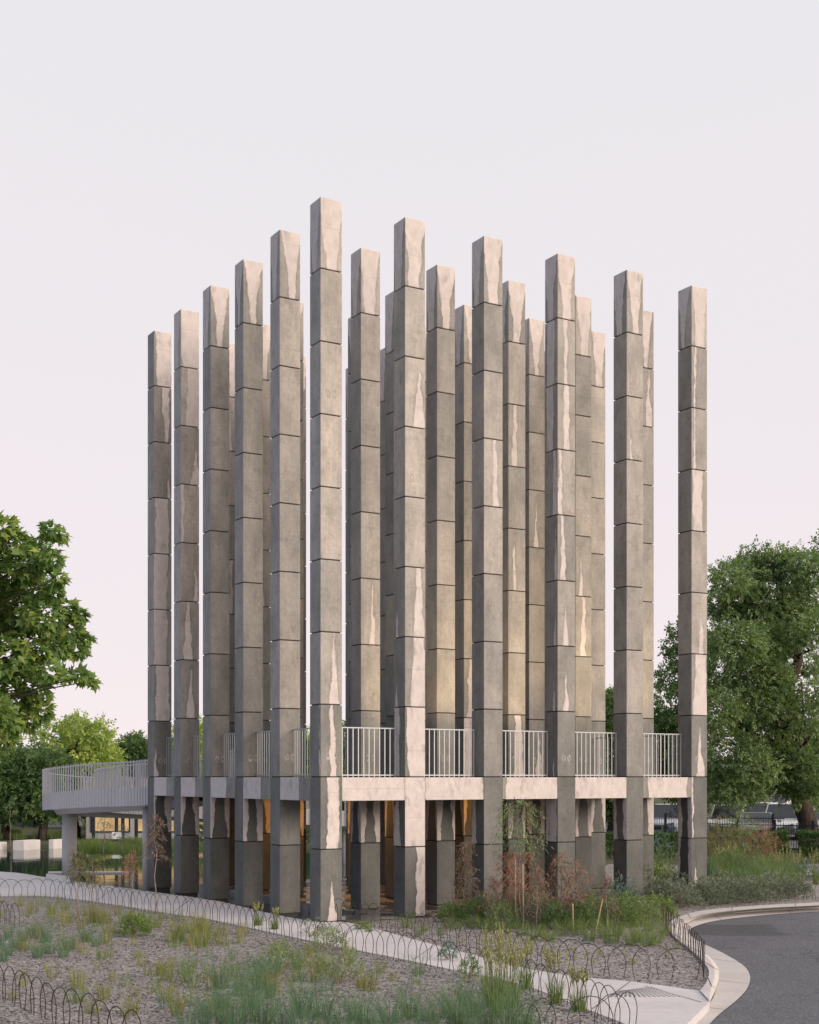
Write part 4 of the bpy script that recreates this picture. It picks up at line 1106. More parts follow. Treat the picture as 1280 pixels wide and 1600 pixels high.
# trees seen between and behind the columns
for q, (px_, pt, hw, Y, mt, lb) in enumerate((
    (955, 1062, 42, 74, 'darktree', 'deep green tree behind the deck between the two road-end columns'),
    (885, 1120, 55, 82, 'darktree', 'low green tree behind the columns above the sapling bed'),
    (800, 1128, 55, 86, 'darktree', 'green tree hidden behind the middle of the columns'),
    (712, 1130, 55, 84, 'ash', 'grey-green tree hidden behind the middle of the columns'),
    (625, 1132, 55, 88, 'darktree', 'dark tree hidden behind the second front column'),
    (545, 1126, 50, 84, 'ash', 'green tree just showing beside the corner column railing'),
    (462, 1134, 50, 86, 'yellowgreen', 'yellow-green tree showing through the pond side columns'),
    (382, 1130, 50, 84, 'darktree', 'dark tree behind the pond side columns'),
    (305, 1118, 46, 80, 'yellowgreen', 'pale green tree showing between the footbridge corner columns'),
    (212, 1142, 36, 78, 'darktree', 'small rounded dark tree rising behind the footbridge rail'),
    (166, 1186, 34, 82, 'yellowgreen', 'low pale tree top just above the footbridge rail'),
    (118, 1120, 58, 70, 'yellowgreen', 'round yellow-green tree above the outermost bend of the footbridge'),
    (66, 1172, 48, 67, 'darktree', 'dark tree with forked trunk behind the concrete bench blocks'),
    (8, 1176, 58, 68, 'darktree', 'spreading dark tree behind the bench blocks at the picture edge'),
    (-75, 1150, 62, 70, 'darktree', 'dark tree outside the picture edge beyond the pond'))):
    rq = random.Random(40+q)
    bot = 1290 if px_ > 140 else 1278
    b0 = Vector((ray(px_, 1300, Y).x, Y, 0))
    tree('broad_tree', b0, ray(px_+rq.uniform(-4, 4), bot-34, Y), auto_clumps(px_, pt, bot, hw, Y, rq, 16), M[mt], lb, 'trees beyond the pond and columns', 0.24, 190 if hw < 50 else 230, 0.17, 60+q)

for q, (x_, y_, hw_, top_) in enumerate(((30, 62, 3.4, 9.5), (38, 70, 4.0, 11), (47, 66, 3.2, 8.5), (-34, 78, 4.2, 10.5))):
    rq = random.Random(90+q); cl_ = []
    for k_ in range(15):
        t_ = (k_+0.5)/15; wv = hw_*math.sin(math.pi*min(0.92, 0.22+0.62*t_)); a_ = k_*2.4
        cl_.append((Vector((x_+wv*0.75*math.cos(a_), y_+wv*0.75*math.sin(a_), top_-(top_-2.2)*(0.1+0.85*t_))), (hw_*0.45, hw_*0.45, hw_*0.38), 1.0))
    tree('broad_tree', (x_, y_, 0), (x_+0.2, y_, 3.2), cl_, M[('ash', 'darktree', 'ash', 'darktree')[q]], ['green tree past the ash trees along the car park', 'largest green tree along the car park beyond the ash trees', 'small green tree furthest along the car park', 'dark tree far around the pond bank beyond the benches'][q], 'trees beyond the pond and columns', 0.25, 230, 0.17, 140+q)
# the maple bough at the picture edge: lobed leaves on drooping twigs
def maple_leaf(rg_):
    """one five-lobed leaf in the XY plane, stem at the origin, about 1 long"""
    lob = [(-1.9, 0.42), (-1.05, 0.80), (0.0, 1.0), (1.05, 0.80), (1.9, 0.42)]
    pts = []
    for q, (a, r) in enumerate(lob):
        r *= rg_.uniform(0.9, 1.08)
        if q: 
            am = (a + lob[q-1][0])/2; pts.append((0.33*math.sin(am), 0.30+0.33*math.cos(am)))
        for da, k_ in ((-0.26, 0.62), (0.0, 1.0), (0.26, 0.62)):
            pts.append((k_*r*0.68*math.sin(a+da), 0.30 + k_*r*0.68*math.cos(a+da)))
    return [(0.0, 0.0)] + pts
def maple_crown(clumps, per, L, seed):
    rg_ = random.Random(seed); b = MB()
    shapes = [maple_leaf(rg_) for _ in range(5)]
    for (c, r, k_) in clumps:
        for _ in range(int(per*k_)):
            d = Vector((rg_.gauss(0, 1), rg_.gauss(0, 1), rg_.gauss(0, 1))).normalized()
            p = Vector(c) + Vector((d.x*r[0], d.y*r[1], d.z*r[2]))*(0.35+0.7*rg_.random()**0.6)
            out = (d + Vector((rg_.gauss(0, .5), rg_.gauss(0, .5), rg_.gauss(0, .3)-0.35))).normalized()
            nrm = (Vector((rg_.gauss(0, .6), rg_.gauss(0, .6)-0.35, 0.9)) - out*0.2).normalized()
            sx = out.cross(nrm).normalized(); nz = sx.cross(out)
            s = L*rg_.uniform(0.65, 1.15); fold = rg_.uniform(0.1, 0.35); bend = rg_.uniform(0.0, 0.35)
            sh = rg_.choice(shapes)
            vs = [p + sx*(u*s) + out*(v*s) + nz*((fold*abs(u) - bend*v*v)*s) for u, v in sh]
            n = len(vs)
            b.add(vs, [(0, q+1, q) for q in range(1, n-1)])
    me = b.mesh('crown', M['plane']); return me
Ym = 14.5
mp = [(-30,835,34),(6,828,24),(30,850,20),(62,858,20),(84,830,13),(98,836,8),(45,885,26),(80,872,18),(95,905,9),(20,900,34),(60,920,24),(85,925,14),(108,950,14),(128,962,9),(112,985,20),(138,1000,9),(70,960,30),(30,960,36),(-20,960,40),(95,1010,20),(125,1018,12),(60,1010,30),(20,1030,38),(80,1050,18),(108,1056,10),(132,1058,10),(148,1064,6),(60,1080,24),(30,1100,28),(72,1112,14),(50,1130,12),(5,1120,30),(15,1150,14),(-10,1172,14),(-40,1060,45),(-60,900,45),(-80,1000,50)]
mcl = [(ray(x-5, y, Ym + rg2.uniform(-0.5, 0.5)), (r/FPX*Ym*1.0, r/FPX*Ym*1.6, r/FPX*Ym*0.85), (r/26.0)**2 + 0.15) for x, y, r in mp]
mroot = empty('maple_tree', (-6.4, 14.8, 0), 0, label='maple tree with lobed green leaves reaching in at the picture edge', cat='tree')
tb = MB(); rg_ = random.Random(8)
limb(tb, (0, 0, -0.1), (0.15, 0, 2.6), 0.17, 0.13, rg_, 0.06); limb(tb, (0.15, 0, 2.6), (0.3, 0, 5.6), 0.12, 0.04, rg_, 0.08)
for (c, r, k_) in mcl:
    t_ = min(1, max(0, (c.z-2.9)/2.9)); s = Vector((0.15+0.1*t_, 0, 2.5+2.4*t_))
    pts = limb(tb, s, c - mroot.location, 0.022, 0.004, rg_, 0.12)
tb.build('trunk', M['bark'], mroot, smooth=True)
mcl_l = [(c - mroot.location, r, k_) for c, r, k_ in mcl]
link('crown', maple_crown(mcl_l, 170, 0.108, 4), mroot)

# low shrubs
def shrub(name, p, r, h, mat, label, cat='shrub', group=None, n=420, L=0.05, wd=0.28, seed=0, n_leaf=7, droop=0.0, stem='stem'):
    r_ = np.random.default_rng(seed); rg_ = random.Random(seed)
    root = empty(name, p, 0, label=label, cat=cat, group=group)
    d = r_.normal(size=(n, 3)); d[:, 2] = np.abs(d[:, 2]); d /= np.linalg.norm(d, axis=1, keepdims=True)
    rr = 0.35 + 0.7*r_.random((n, 1))**0.6
    lump = 1 + 0.2*np.sin(d[:, :1]*6+seed)*np.cos(d[:, 1:2]*5+seed*2)
    c = d*rr*lump*np.array([r, r, h*0.92]) + np.array([0, 0, 0.04])
    V, F = sprays(c, d + np.array([0, 0, 0.35]) + r_.normal(size=(n, 3))*0.3, n_leaf, L, wd, 1.0, r_, droop)
    link('foliage', leaf_mesh('foliage', V, F, mat), root)
    b = MB()
    for _ in range(9):
        q = c[rg_.randrange(n)]; limb(b, (0, 0, -0.02), q*0.95, 0.010, 0.003, rg_, 0.15, 3)
    b.build('stems', M[stem], root)
    return root
for q, (x, y, r, h) in enumerate(((1036,1416,0.50,0.58),(1062,1418,0.52,0.62),(1088,1413,0.48,0.66),(1112,1413,0.55,0.62),(1140,1411,0.55,0.66),(1166,1410,0.55,0.60),(1192,1407,0.52,0.66),(1215,1404,0.5,0.64),(1242,1402,0.42,0.5),(1050,1404,0.5,0.6),(1128,1402,0.5,0.6))):
    shrub('grey_shrub', at(x, y), r, h, M['greyshrub'], f'low rounded grey-green shrub beside the kerb, {["first","second","third","fourth","fifth","sixth","seventh","eighth","ninth","tenth, tucked behind the first two","eleventh, tucked behind the fourth"][q]} along from the bed corner' if q < 9 else ['low grey-green shrub tucked behind the first two at the bed corner', 'low grey-green shrub tucked behind the fourth in the kerb row'][q-9], group='grey shrubs in a row by the kerb', n=620, L=0.035, wd=0.24, seed=200+q)
for q, (x, y, r, h, lb) in enumerate(((1128,1352,0.95,1.55,'bronze feathery shrub directly beside the last column'), (1160,1350,1.0,1.7,'tall olive feathery shrub before the black fence'), (1186,1350,0.8,1.35,'red-tinged feathery shrub beside the clipped hedge'), (1112,1362,0.7,1.2,'low bronze shrub at the foot of the last column'), (1148,1372,0.7,0.9,'small olive shrub among the soft grasses'))):
    shrub('feathery_shrub', at(x, y), r, h, M[('brownshrub','gumleaf','redleaf','brownshrub','gumleaf')[q]], lb, group='feathery shrubs past the last column', n=620, L=0.075, wd=0.11, seed=230+q, n_leaf=9)
for q, (x, y, r, h, mt, lb) in enumerate(((970,1425,0.45,0.75,'blueleaf','silver-blue leafed shrub between the fourth and fifth columns'), (1000,1400,0.5,0.9,'gumleaf','olive shrub between the two road-end columns'), (1032,1392,0.6,1.0,'grassgreen','green shrub between the two road-end columns'), (1045,1370,0.7,1.2,'darktree','dark shrub behind the last column gap'), (1030,1360,0.6,1.3,'blueleaf','silver-blue shrub seen deep in the last column gap'), (1262,1375,0.35,0.6,'blueleaf','small silver-blue shrub by the stone edging'),
        (700,1500,0.14,0.26,'blueleaf','tiny silver-green shrub at the path edge, the one further from the tall grass'), (733,1528,0.17,0.30,'darktree','tiny dark green shrub at the path edge beside the tall grass'), (512,1484,0.35,0.36,'gumleaf','spiky olive shrub in the gravel before the corner column'), (532,1532,0.36,0.42,'gumleaf','airy olive shrub in the middle of the gravel bed'), (440,1510,0.3,0.34,'gumleaf','smaller airy olive shrub in the gravel bed'), (210,1462,0.3,0.40,'grassgreen','leafy green weed in the gravel below the pond path'), (490,1462,0.28,0.3,'greyshrub','dark grey-green weed by the path before the corner column'))):
    shrub('leafy_shrub', at(x, y), r, h, M[mt], lb, n=(170 if y > 1480 else 360) if r > 0.28 else 110, L=0.04 if r > 0.28 else 0.03, wd=0.2, seed=260+q)
bush_kinds = (('darktree', 'dark green'), ('gumleaf', 'olive'), ('greyshrub', 'grey-green'), ('grassgreen', 'bright green'), ('purpleleaf', 'dusky red'))
for q, (x, y, r, h, k_, where) in enumerate(((742,1442,0.32,0.55,0,'at the foot of the dusky red sapling'), (760,1434,0.34,0.6,2,'between the dusky red sapling and the third column'), (785,1450,0.34,0.6,1,'just before the third column foot'), (806,1440,0.40,0.8,0,'around the stem of the tallest sapling'), (830,1446,0.40,0.72,2,'just past the stem of the tallest sapling'), (850,1440,0.38,0.62,1,'between the tallest sapling and the red one'), (866,1452,0.30,0.5,0,'below the straight red sapling'), (892,1440,0.36,0.6,4,'beside the short yellow stake'), (912,1452,0.36,0.62,0,'past the short yellow stake among the grasses'), (935,1440,0.40,0.66,3,'behind the slanted orange stake'), (962,1448,0.40,0.7,0,'in the grass clumps before the fifth column'), (985,1440,0.42,0.72,3,'at the foot of the fifth column'), (1010,1446,0.36,0.62,1,'past the fifth column foot'), (1030,1436,0.36,0.6,3,'near the kerb end of the sapling bed'), (705,1440,0.26,0.42,3,'at the second front column end of the bed'))):
    shrub('leafy_shrub', at(x, y), r, h*0.8, M[bush_kinds[k_][0]], f'{bush_kinds[k_][1]} leafy shrub {where}', n=300, L=0.05, wd=0.16, seed=320+q, group='leafy shrubs in the sapling bed')
fl = shrub('flowering_shrub', at(1018, 1388), 0.45, 0.75, M['grassgreen'], 'green shrub with pale yellow flower heads in the last column gap', n=300, seed=300)
V, F = sprays(RNG.normal(size=(16, 3))*np.array([0.22, 0.22, 0.12]) + np.array([0, -0.1, 0.62]), RNG.normal(size=(16, 3)) + np.array([0, 0, 2.0]), 8, 0.045, 0.35, 1.0, RNG)
link('flowers', leaf_mesh('flowers', V, F, M['flower']), fl)

# saplings with hanging leaves
def sapling(p, H, mat, label, seed, spread=0.5, lo=0.25, n_br=26, per=34, leafL=0.095, lean=0.04, group='young saplings in the beds', top=None, r0=0.016, taper=0.75):
    rg_ = random.Random(seed)
    root = empty('sapling', p, 0, label=label, cat='young tree', group=group)
    t = MB(); tip = Vector((rg_.uniform(-lean, lean)*H, rg_.uniform(-lean, lean)*H, H))
    pts = limb(t, (0, 0, -0.03), tip, r0, 0.004, rg_, 0.04, 8)
    V, F, V2, F2 = [], [], [], []
    for q in range(n_br):
        f = lo + (1-lo)*(q+rg_.random())/n_br
        s = Vector((0,0,0)).lerp(tip, f)
        az = q*2.4 + rg_.uniform(-0.5, 0.5); ln = spread*(1.05-taper*max(0, (f-lo)/(1-lo)))*rg_.uniform(0.6, 1.15)
        d = Vector((math.cos(az), math.sin(az), 0))
        bp = [s + d*(ln*u) + Vector((0, 0, ln*(0.75*u - 0.95*u*u))) for u in (0, 0.35, 0.7, 1.0)]
        t.tube(bp, [0.005, 0.004, 0.003, 0.0015], 4)
        tgt = (V2, F2) if (top and f > top[0]) else (V, F)
        for _ in range(per):
            u = rg_.uniform(0.25, 1.08); a = s + d*(ln*u) + Vector((0, 0, ln*(0.75*u - 0.95*u*u)))
            a += Vector((rg_.gauss(0, .045), rg_.gauss(0, .045), rg_.gauss(0, .045)))
            ld = Vector((rg_.gauss(0, .45)+d.x*0.35, rg_.gauss(0, .45)+d.y*0.35, -0.8+rg_.gauss(0, .35))).normalized()
            L_ = leafL*rg_.uniform(0.6, 1.25); sd_ = ld.cross(Vector((rg_.gauss(0, 1), rg_.gauss(0, 1), rg_.gauss(0, .4)))).normalized()*L_*0.085
            n = len(tgt[0]); tgt[0].extend([tuple(a), tuple(a+ld*L_*0.4+sd_), tuple(a+ld*L_), tuple(a+ld*L_*0.4-sd_)]); tgt[1].append((n, n+1, n+2, n+3))
    t.build('trunk', M['stem'], root, smooth=True)
    link('foliage', leaf_mesh('foliage', np.array(V), np.array(F), mat), root)
    if V2: link('top_foliage', leaf_mesh('top_foliage', np.array(V2), np.array(F2), top[1]), root)
sapling(at(815, 1448), 2.5, M['redleaf'], 'tallest sapling before the third front column, olive top and red skirts', 1, 0.56, 0.18, 46, 44, top=(0.60, M['gumleaf']), taper=0.25)
sapling(at(724, 1437), 1.62, M['purpleleaf'], 'dusky red sapling standing between the second and third front columns', 2, 0.36, 0.2, 30, 44)
sapling(at(878, 1446), 1.45, M['redleaf'], 'red sapling before the fourth front column, straight thin stem', 3, 0.50, 0.3, 22, 36)
sapling(at(797, 1444), 1.50, M['redleaf'], 'orange red sapling leaning against the tallest one', 4, 0.40, 0.25, 24, 40)
sapling(at(902, 1450), 1.35, M['redleaf'], 'wispy pink red sapling before the gap after the fourth column', 5, 0.45, 0.35, 16, 30)
sapling(at(838, 1452), 1.20, M['purpleleaf'], 'short dusky red sapling just past the tallest sapling', 6, 0.5, 0.2, 20, 26)
sapling(at(772, 1446), 1.0, M['redleaf'], 'short wispy red sapling before the third column foot', 7, 0.45, 0.2, 16, 24)
sapling(at(950, 1452), 1.05, M['purpleleaf'], 'thin brown red sapling before the fifth column with slanted stake', 8, 0.32, 0.3, 16, 26)
sapling(at(122, 1436), 1.42, M['brownshrub'], 'drooping bronze sapling standing before the round bridge pier', 9, 0.30, 0.55, 14, 40)
sapling(at(205, 1420), 1.30, M['redleaf'], 'red tinged sapling between the bridge pier and the first column', 10, 0.30, 0.5, 12, 34)
sapling(at(243, 1428), 2.15, M['purpleleaf'], 'feathery brown sapling in front of the footbridge corner column', 11, 0.34, 0.55, 16, 34)
sapling(at(145, 1430), 1.25, M['brownshrub'], 'slight bronze sapling beside the drooping one near the pier', 12, 0.24, 0.5, 10, 30)
for q, (px_, yb, yt, mt, lb) in enumerate(((161, 1336, 1268, 'blueleaf', 'young silver-leafed tree with yellow stem in the reeds under the footbridge'), (17, 1336, 1250, 'darktree', 'slim pale-stemmed young tree before the bench blocks'), (190, 1336, 1288, 'blueleaf', 'small silver-leafed tree in the reeds below the far bridge arm'))):
    p = at(px_, yb, -0.05); sapling(p, (yb-yt)/FPX*p.y, M[mt], lb, 20+q, 0.55, 0.45, 12, 14, 0.13, group='young trees on the far pond bank', r0=0.04)
def stake(a, px_top, py_top, label):
    p = at(*a); t = ray(px_top, py_top, p.y)
    b = MB(); d = t - p; b.tube([Vector((0,0,-0.1)), d], 0.013, 8)
    tag(b.build('timber_stake', M['stake'], None, True, p), label, 'stake', 'timber stakes in the sapling bed')
stake((806, 1450), 805, 1342, 'pale timber stake beside the tallest sapling, the slimmer and taller')
stake((818, 1452), 817, 1350, 'stout pale timber stake touching the tallest sapling stem')
stake((896, 1458), 895, 1412, 'short yellow timber stake before the fourth column')
stake((926, 1470), 942, 1404, 'slanted orange timber stake in the green grass clumps')

# reeds on the far pond bank and shrubs along the bank
T_reed = [tuft_mesh('reeds', M['grassgreen'], 160, 0.62, 0.5, 0.4, 0.014, 500+k_) for k_ in range(3)]
for k_ in range(34):
    x = rg.uniform(122, 330); y = rg.uniform(1320, 1336)
    tuft(rg.choice(T_reed), at(x, y, -0.05), rg.uniform(0.55, 1.1), 'clump of green reeds on the far pond bank below the footbridge', 'green reed clumps on the far pond bank', name='reed_clump')
for k_ in range(16):
    x = rg.uniform(-40, 110); y = rg.uniform(1306, 1312)
    tuft(rg.choice(T_reed), at(x, y, 0), rg.uniform(0.5, 0.9), 'low green grass clump behind the concrete bench blocks', 'grass clumps behind the bench blocks', name='reed_clump')

# clipped hedges
def hedge(x0, x1, Y, D, H, label, seed, z0=0.0):
    r_ = np.random.default_rng(seed); Wd = x1-x0
    root = empty('clipped_hedge', ((x0+x1)/2, Y, z0), 0, label=label, cat='hedge', group='clipped hedges before the car park')
    n = int(900*Wd*H/2.2)+900
    c = np.stack([r_.uniform(-Wd/2, Wd/2, n), r_.uniform(-D/2, D/2, n), r_.uniform(0.05, H, n)], axis=1)
    f = r_.random(n)
    c[f < 0.5, 1] = -D/2 + np.abs(r_.normal(size=(f < 0.5).sum()))*0.06
    c[f > 0.72, 2] = H - np.abs(r_.normal(size=(f > 0.72).sum()))*0.05
    c += 0.04*np.sin(c[:, [1, 2, 0]]*5)
    V, F = sprays(c, r_.normal(size=(n, 3)) + np.array([0, -0.6, 0.6]), 7, 0.05, 0.32, 1.0, r_, 0.0)
    link('foliage', leaf_mesh('foliage', V, F, M['hedge']), root)
    b = MB()
    for q in range(int(Wd*2)+2): 
        x = -Wd/2 + Wd*(q+0.5)/(int(Wd*2)+2); b.tube([(x, 0, -0.05), (x, 0, H*0.8)], [0.03, 0.01], 5)
    b.build('stems', M['bark'], root)
X = lambda px_, Y: (px_-CX)/FPX*Y
hedge(X(1196, 50), X(1229, 50), 50, 0.9, 1.0, 'clipped green hedge block before the dark gap under the ash tree', 1)
hedge(X(1247, 50), X(1340, 50), 50, 0.9, 1.0, 'clipped green hedge running out of the picture beside the ash trunk', 2)
hedge(X(945, 52), X(1064, 52), 52, 0.9, 0.88, 'long clipped hedge seen between the road-end columns', 3)
hedge(X(300, 60), X(560, 60), 60, 1.0, 0.9, 'clipped hedge beyond the pond seen between pond side columns', 4)

# black picket fences before the car park
def picket_fence(pa, pb, H, label, post_step=1.55, gap=0.105):
    a, b_ = Vector(pa), Vector(pb); L_ = (b_-a).length; ang = math.atan2(b_.y-a.y, b_.x-a.x)
    root = empty('picket_fence', a, ang, label=label, cat='fence', group='black picket fences round the car park')
    pk = MB(); 
    for q in range(int(L_/gap)+1): pk.box((q*gap-0.007, -0.007, 0.08), (q*gap+0.007, 0.007, H))
    tag(pk.build('picket_panel', M['black'], root))
    for z in (0.18, H-0.12):
        r = MB(); r.box((0, -0.018, z), (L_, 0.018, z+0.04)); r.build('rail', M['black'], root)
    for q in range(int(L_/post_step)+1):
        p = MB(); p.box((q*post_step-0.05, -0.05, 0), (q*post_step+0.05, 0.05, H+0.09)); p.box((q*post_step-0.06, -0.06, H+0.09), (q*post_step+0.06, 0.06, H+0.11)); p.build('post', M['black'], root)
picket_fence((X(1095, 56), 56, 0), (X(1400, 51.5), 51.5, 0), 1.22, 'black picket fence with square posts, nearer of two before the cars')
picket_fence((X(930, 62), 62, 0), (X(1226, 61), 61, 0), 1.28, 'black picket fence behind the first, closer to the white cars')

# stone edging and dark bin in the far bed
block_thing('stone_edging', [(X(1226,41), 41.0), (X(1300,40), 40.0), (X(1300,40.6), 40.6), (X(1226,41.6), 41.6)], -0.05, 0.16, M['kerb'], label='low pale stone edging behind the straw grasses near the hedge', cat='edging')

# ------------------------------------------------------------------ vehicles
def car(p, rz, paint, label, Lc=4.6, Wc=1.84, Hc=1.66, suv=True, group='cars parked behind the black fence'):
    root = empty('parked_car', p, rz, label=label, cat='car', group=group)
    h = Wc/2
    # stations along x (front is +x): x, sill z, bonnet/belt z, half width
    st = [(-Lc/2, 0.48, 0.80, h*0.86), (-Lc/2+0.10, 0.30, 0.98, h*0.95), (-Lc/2+0.7, 0.24, 1.02, h), (0.0, 0.22, 0.99, h), (Lc/2-1.35, 0.22, 0.97, h), (Lc/2-0.5, 0.25, 0.88, h*0.97), (Lc/2-0.10, 0.32, 0.76, h*0.90), (Lc/2, 0.42, 0.62, h*0.80)]
    b = MB(); rings = []
    for x, zs, zb, w in st:
        rings.append([(x, -w*0.92, zs), (x, -w, zs+0.16), (x, -w, zb-0.14), (x, -w*0.94, zb), (x, w*0.94, zb), (x, w, zb-0.14), (x, w, zs+0.16), (x, w*0.92, zs)])
    vs = [q for r in rings for q in r]; fs = []
    for i in range(len(st)-1):
        for k_ in range(8): fs.append((i*8+k_, i*8+(k_+1) % 8, (i+1)*8+(k_+1) % 8, (i+1)*8+k_))
    fs += [tuple(range(8)), tuple((len(st)-1)*8+k_ for k_ in range(7, -1, -1))]
    b.add(vs, fs)
    # cabin: belt to roof
    xr = -Lc/2+0.22 if suv else -Lc/2+0.75
    xf = Lc/2-1.25
    belt, roof = 0.97, Hc
    cab = [(xr, h*0.90), (xf, h*0.90)]
    rf = [(xr+0.28 if suv else xr+0.60, h*0.76), (xf-0.68, h*0.76)]
    zr = [roof-0.05, roof-0.02]
    cv = [(xr,-h*.9,belt),(xf,-h*.9,belt),(xf,h*.9,belt),(xr,h*.9,belt),(rf[0][0],-rf[0][1],zr[0]),(rf[1][0],-rf[1][1],zr[1]),(rf[1][0],rf[1][1],zr[1]),(rf[0][0],rf[0][1],zr[0])]
    b.add(cv, [(4,5,6,7),(0,1,5,4),(1,2,6,5),(2,3,7,6),(3,0,4,7)])
    me = bevel(b.mesh('body', M[paint]), 0.05, 3, 0.25)
    me.polygons.foreach_set('use_smooth', [True]*len(me.polygons))
    link('body', me, root)
    cv = [Vector(q) for q in cv]
    def pane(name, q, inset=0.10, out=0.012):
        c = sum(q, Vector())/4; n = (q[1]-q[0]).cross(q[3]-q[0]).normalized()
        vs = [c + (v-c)*(1-inset) + n*out for v in q]
        m_ = MB(); m_.add(vs + [v - n*0.02 for v in vs], [(0,1,2,3),(0,4,5,1),(1,5,6,2),(2,6,7,3),(3,7,4,0)]); m_.build(name, M['glass'], root)
    pane('windscreen', [cv[1], cv[2], cv[6], cv[5]], 0.09); pane('rear_window', [cv[3], cv[0], cv[4], cv[7]], 0.16)
    for a, b2, c2, d2 in ((0,1,5,4), (2,3,7,6)):
        q = [cv[a], cv[b2], cv[c2], cv[d2]]
        mb_, mt_ = q[0].lerp(q[1], 0.5), q[3].lerp(q[2], 0.5)
        pane('side_window', [q[0], mb_, mt_, q[3]], 0.12); pane('side_window', [mb_, q[1], q[2], mt_], 0.12)
    for sx in (-Lc/2+0.85, Lc/2-0.92):
        for sy in (-1, 1):
            w_ = MB(); ys = sy*(h-0.10)
            prof = [(0.20, -0.11), (0.31, -0.10), (0.345, -0.05), (0.345, 0.05), (0.31, 0.10), (0.20, 0.11)]
            n = 24; vs = []; fs = []
            for a in range(n):
                an = 2*math.pi*a/n
                for r_, y_ in prof: vs.append((sx + r_*math.cos(an), ys+y_, 0.345 + r_*math.sin(an)))
            m_ = len(prof)
            for a in range(n):
                for k_ in range(m_): fs.append((a*m_+k_, a*m_+(k_+1) % m_, ((a+1) % n)*m_+(k_+1) % m_, ((a+1) % n)*m_+k_))
            w_.add(vs, fs); wo = w_.build('wheel', M['tyre'], root, True)
            r2 = MB(); yo = ys + sy*0.085
            for a in range(5):
                an = 2*math.pi*a/5; r2.box((0.03, -0.012, -0.03), (0.21, 0.012, 0.03), 0, Matrix.Translation((sx, yo, 0.345)) @ Matrix.Rotation(an, 4, 'Y'))
            r2.tube([(sx, yo-0.02, 0.345), (sx, yo+0.02, 0.345)], 0.055, 12)
            r2.build('rim', M['rim'], wo)
    for sy in (-1, 1):
        l = MB(); l.box((Lc/2-0.16, sy*h*0.55-0.17, 0.62), (Lc/2-0.02, sy*h*0.55+0.17, 0.74)); link('headlight', bevel(l.mesh('headlight', M['headlight']), 0.03, 2), root)
        l = MB(); l.box((-Lc/2-0.01, sy*h*0.70-0.11, 0.74), (-Lc/2+0.10, sy*h*0.70+0.11, 0.95)); link('tail_light', bevel(l.mesh('tail_light', M['tail']), 0.02, 2), root)
        l = MB(); l.box((xf-0.30, sy*(h+0.10)-0.09, 0.95), (xf-0.16, sy*(h+0.10)+0.09, 1.08)); link('wing_mirror', bevel(l.mesh('wing_mirror', M[paint]), 0.02, 2), root)
    l = MB(); l.box((Lc/2-0.06, -h*0.45, 0.44), (Lc/2+0.012, h*0.45, 0.58)); l.build('grille', M['trim'], root)
    return root
car((X(1140, 68), 68, 0), rad(252), 'cwhite', 'white sports utility car angled behind the black fence near the last column')
car((X(1224, 68), 68, 0), rad(250), 'cwhite', 'white sports utility car under the ash tree beside the trunk', Hc=1.72)
car((X(1182, 63.8), 63.8, 0), rad(258), 'csilver', 'low silver sedan in front of the white cars', 4.6, 1.8, 1.40, False)
car((X(1282, 67), 67, 0), rad(252), 'csilver', 'silver car half hidden by the ash trunk', 4.5, 1.8, 1.45, False)
car((X(1186, 73), 73, 0), rad(246), 'cwhite', 'white sports utility car in the row behind the silver sedan', 4.7, 1.86, 1.68)
car((X(1236, 80), 80, 0), rad(200), 'cwhite', 'white van-like car parked furthest back under the trees', 5.0, 1.95, 2.0, True)
car((X(1044, 70), 70, 0), rad(250), 'cwhite', 'white car glimpsed between the two road-end columns')
car((X(330, 96), 96, 0), rad(185), 'cblue', 'dark slate car far beyond the pond between columns', group='cars far beyond the pond')
car((X(470, 94), 94, 0), rad(178), 'cwhite', 'white car far beyond the pond behind pond side columns', group='cars far beyond the pond')

# ------------------------------------------------------------------ far buildings and hill
def building(p, w, d, hgt, wall, label, windows=(), door=None, glow=False, rz=0.0, over=0.3):
    root = empty('low_building', p, rz, label=label, cat='building')
    b = MB(); b.box((-w/2, 0, -0.1), (w/2, d, hgt)); b.build('wall', M[wall], root)
    r = MB(); r.box((-w/2-over, -over, hgt+0.002), (w/2+over, d+over, hgt+0.22)); r.build('roof', M['roof'], root)
    for (x0, x1, z0, z1, mt) in windows:
        f = MB(); t_ = 0.06
        f.box((x0-t_, -0.06, z0-t_), (x1+t_, -0.003, z0)); f.box((x0-t_, -0.06, z1), (x1+t_, -0.003, z1+t_)); f.box((x0-t_, -0.06, z0), (x0, -0.003, z1)); f.box((x1, -0.06, z0), (x1+t_, -0.003, z1))
        wo = f.build('window', M['black'], root)
        g_ = MB(); g_.box((x0, -0.03, z0), (x1, -0.004, z1)); g_.build('pane', M[mt], wo)
    if door:
        g_ = MB(); g_.box((door[0], -0.05, 0), (door[1], -0.003, door[2])); dd = g_.build('door', M['walldark'], root)
        h_ = MB(); h_.tube([(door[1]-0.12, -0.10, 0.95), (door[1]-0.12, -0.10, 1.15)], 0.015, 6); h_.build('handle', M['rim'], dd)
    return root
building((X(62, 84), 84, 0), 2.6*1.5, 4, 1.9, 'wallgrey', 'grey rendered shed with a dark door behind the bench trees', door=(-1.6, 0.1, 1.7))
building((X(-5, 90), 90, 0), 4.5, 5, 2.2, 'wallgrey', 'grey low building at the picture edge behind the trees', windows=((-1.6, -0.6, 0.9, 1.7, 'glass'), (0.5, 1.5, 0.9, 1.7, 'glass')))
wn_ = [( -4.4+2.2*q, -2.6+2.2*q, 0.35, 1.75, 'glow') for q in range(4)]
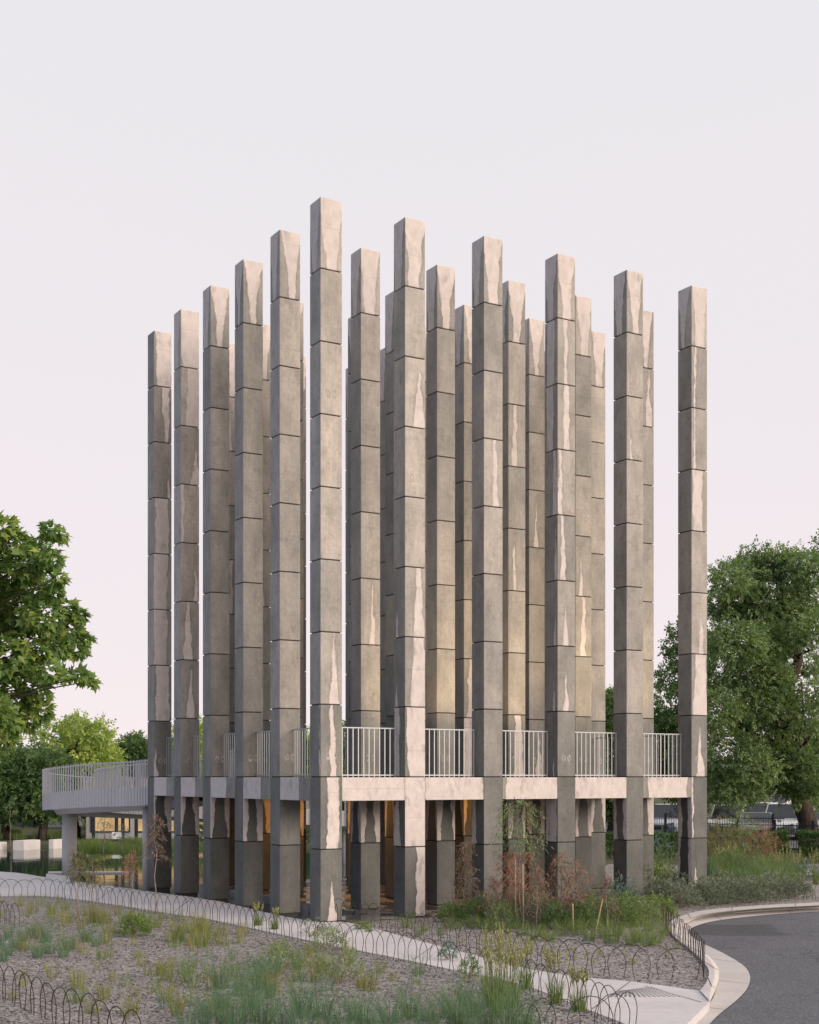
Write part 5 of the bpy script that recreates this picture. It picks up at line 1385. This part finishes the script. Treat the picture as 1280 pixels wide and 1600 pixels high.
building((X(128, 68)+4.9, 68, 0), 9.4, 5, 2.3, 'wallgrey', 'long low pavilion glowing with warm lit windows beyond the footbridge', windows=wn_, over=0.8)
for q, (px_, lb) in enumerate(((146, 'dark post before the lit pavilion, first by the round pier'), (182, 'dark post before the lit pavilion, one by the white board'), (192, 'dark post before the lit pavilion, just past the white board'), (213, 'dark post before the lit pavilion, beside the slender second pier'))):
    b = MB(); b.box((-0.07, -0.07, -0.1), (0.07, 0.07, 1.95)); b.box((-0.10, -0.10, 1.95), (0.10, 0.10, 2.02))
    tag(b.build('dark_post', M['black'], None, False, (X(px_, 65.5), 65.5, 0)), lb, 'post', 'dark posts before the pavilion')
sg = empty('white_board', (X(183, 64), 64, 0), 0, label='blank white board on two legs before the lit pavilion', cat='sign')
b = MB(); b.box((-0.24, -0.02, 0.14), (0.24, 0.02, 0.46)); link('panel', bevel(b.mesh('panel', M['white']), 0.01, 1), sg)
for s in (-0.17, 0.17):
    b = MB(); b.box((s-0.02, 0.021, -0.05), (s+0.02, 0.05, 0.42)); b.build('leg', M['black'], sg)
lv = building((X(953, 80), 80, 0), 3.5, 4, 2.0, 'wallgrey', 'grey louvred building seen behind the deck near the road-end columns', windows=())
b = MB()
for q in range(12): b.box((-1.6, -0.07, 0.2+0.14*q), (1.6, -0.004, 0.28+0.14*q))
b.build('louvre_panel', M['roof'], lv)
# low hill on the horizon
hb = MB(); V = []; F = []
nx = 60
for jx in range(7):
    for ix in range(nx+1):
        x = -900 + 1800*ix/nx
        y = 560 + 55*jx
        z = -1.0 + 17*(1-math.cos(math.pi*min(1, jx/5.0)))*0.5*(0.65 + 0.35*mnoise.noise(Vector((x*0.006, 3.1, 0)))) * (1.0 if jx < 6 else 0.9)
        V.append((x, y, z - (0.5 if jx == 0 else 0)))
for jx in range(6):
    for ix in range(nx): a = jx*(nx+1)+ix; F.append((a, a+1, a+nx+2, a+nx+1))
hb.add(V, F)
tag(hb.build('hill', mat_simple('hill_scrub', (0.16, 0.17, 0.16), 0.95, 0, 0.25, 0.05), smooth=True), kind='structure')
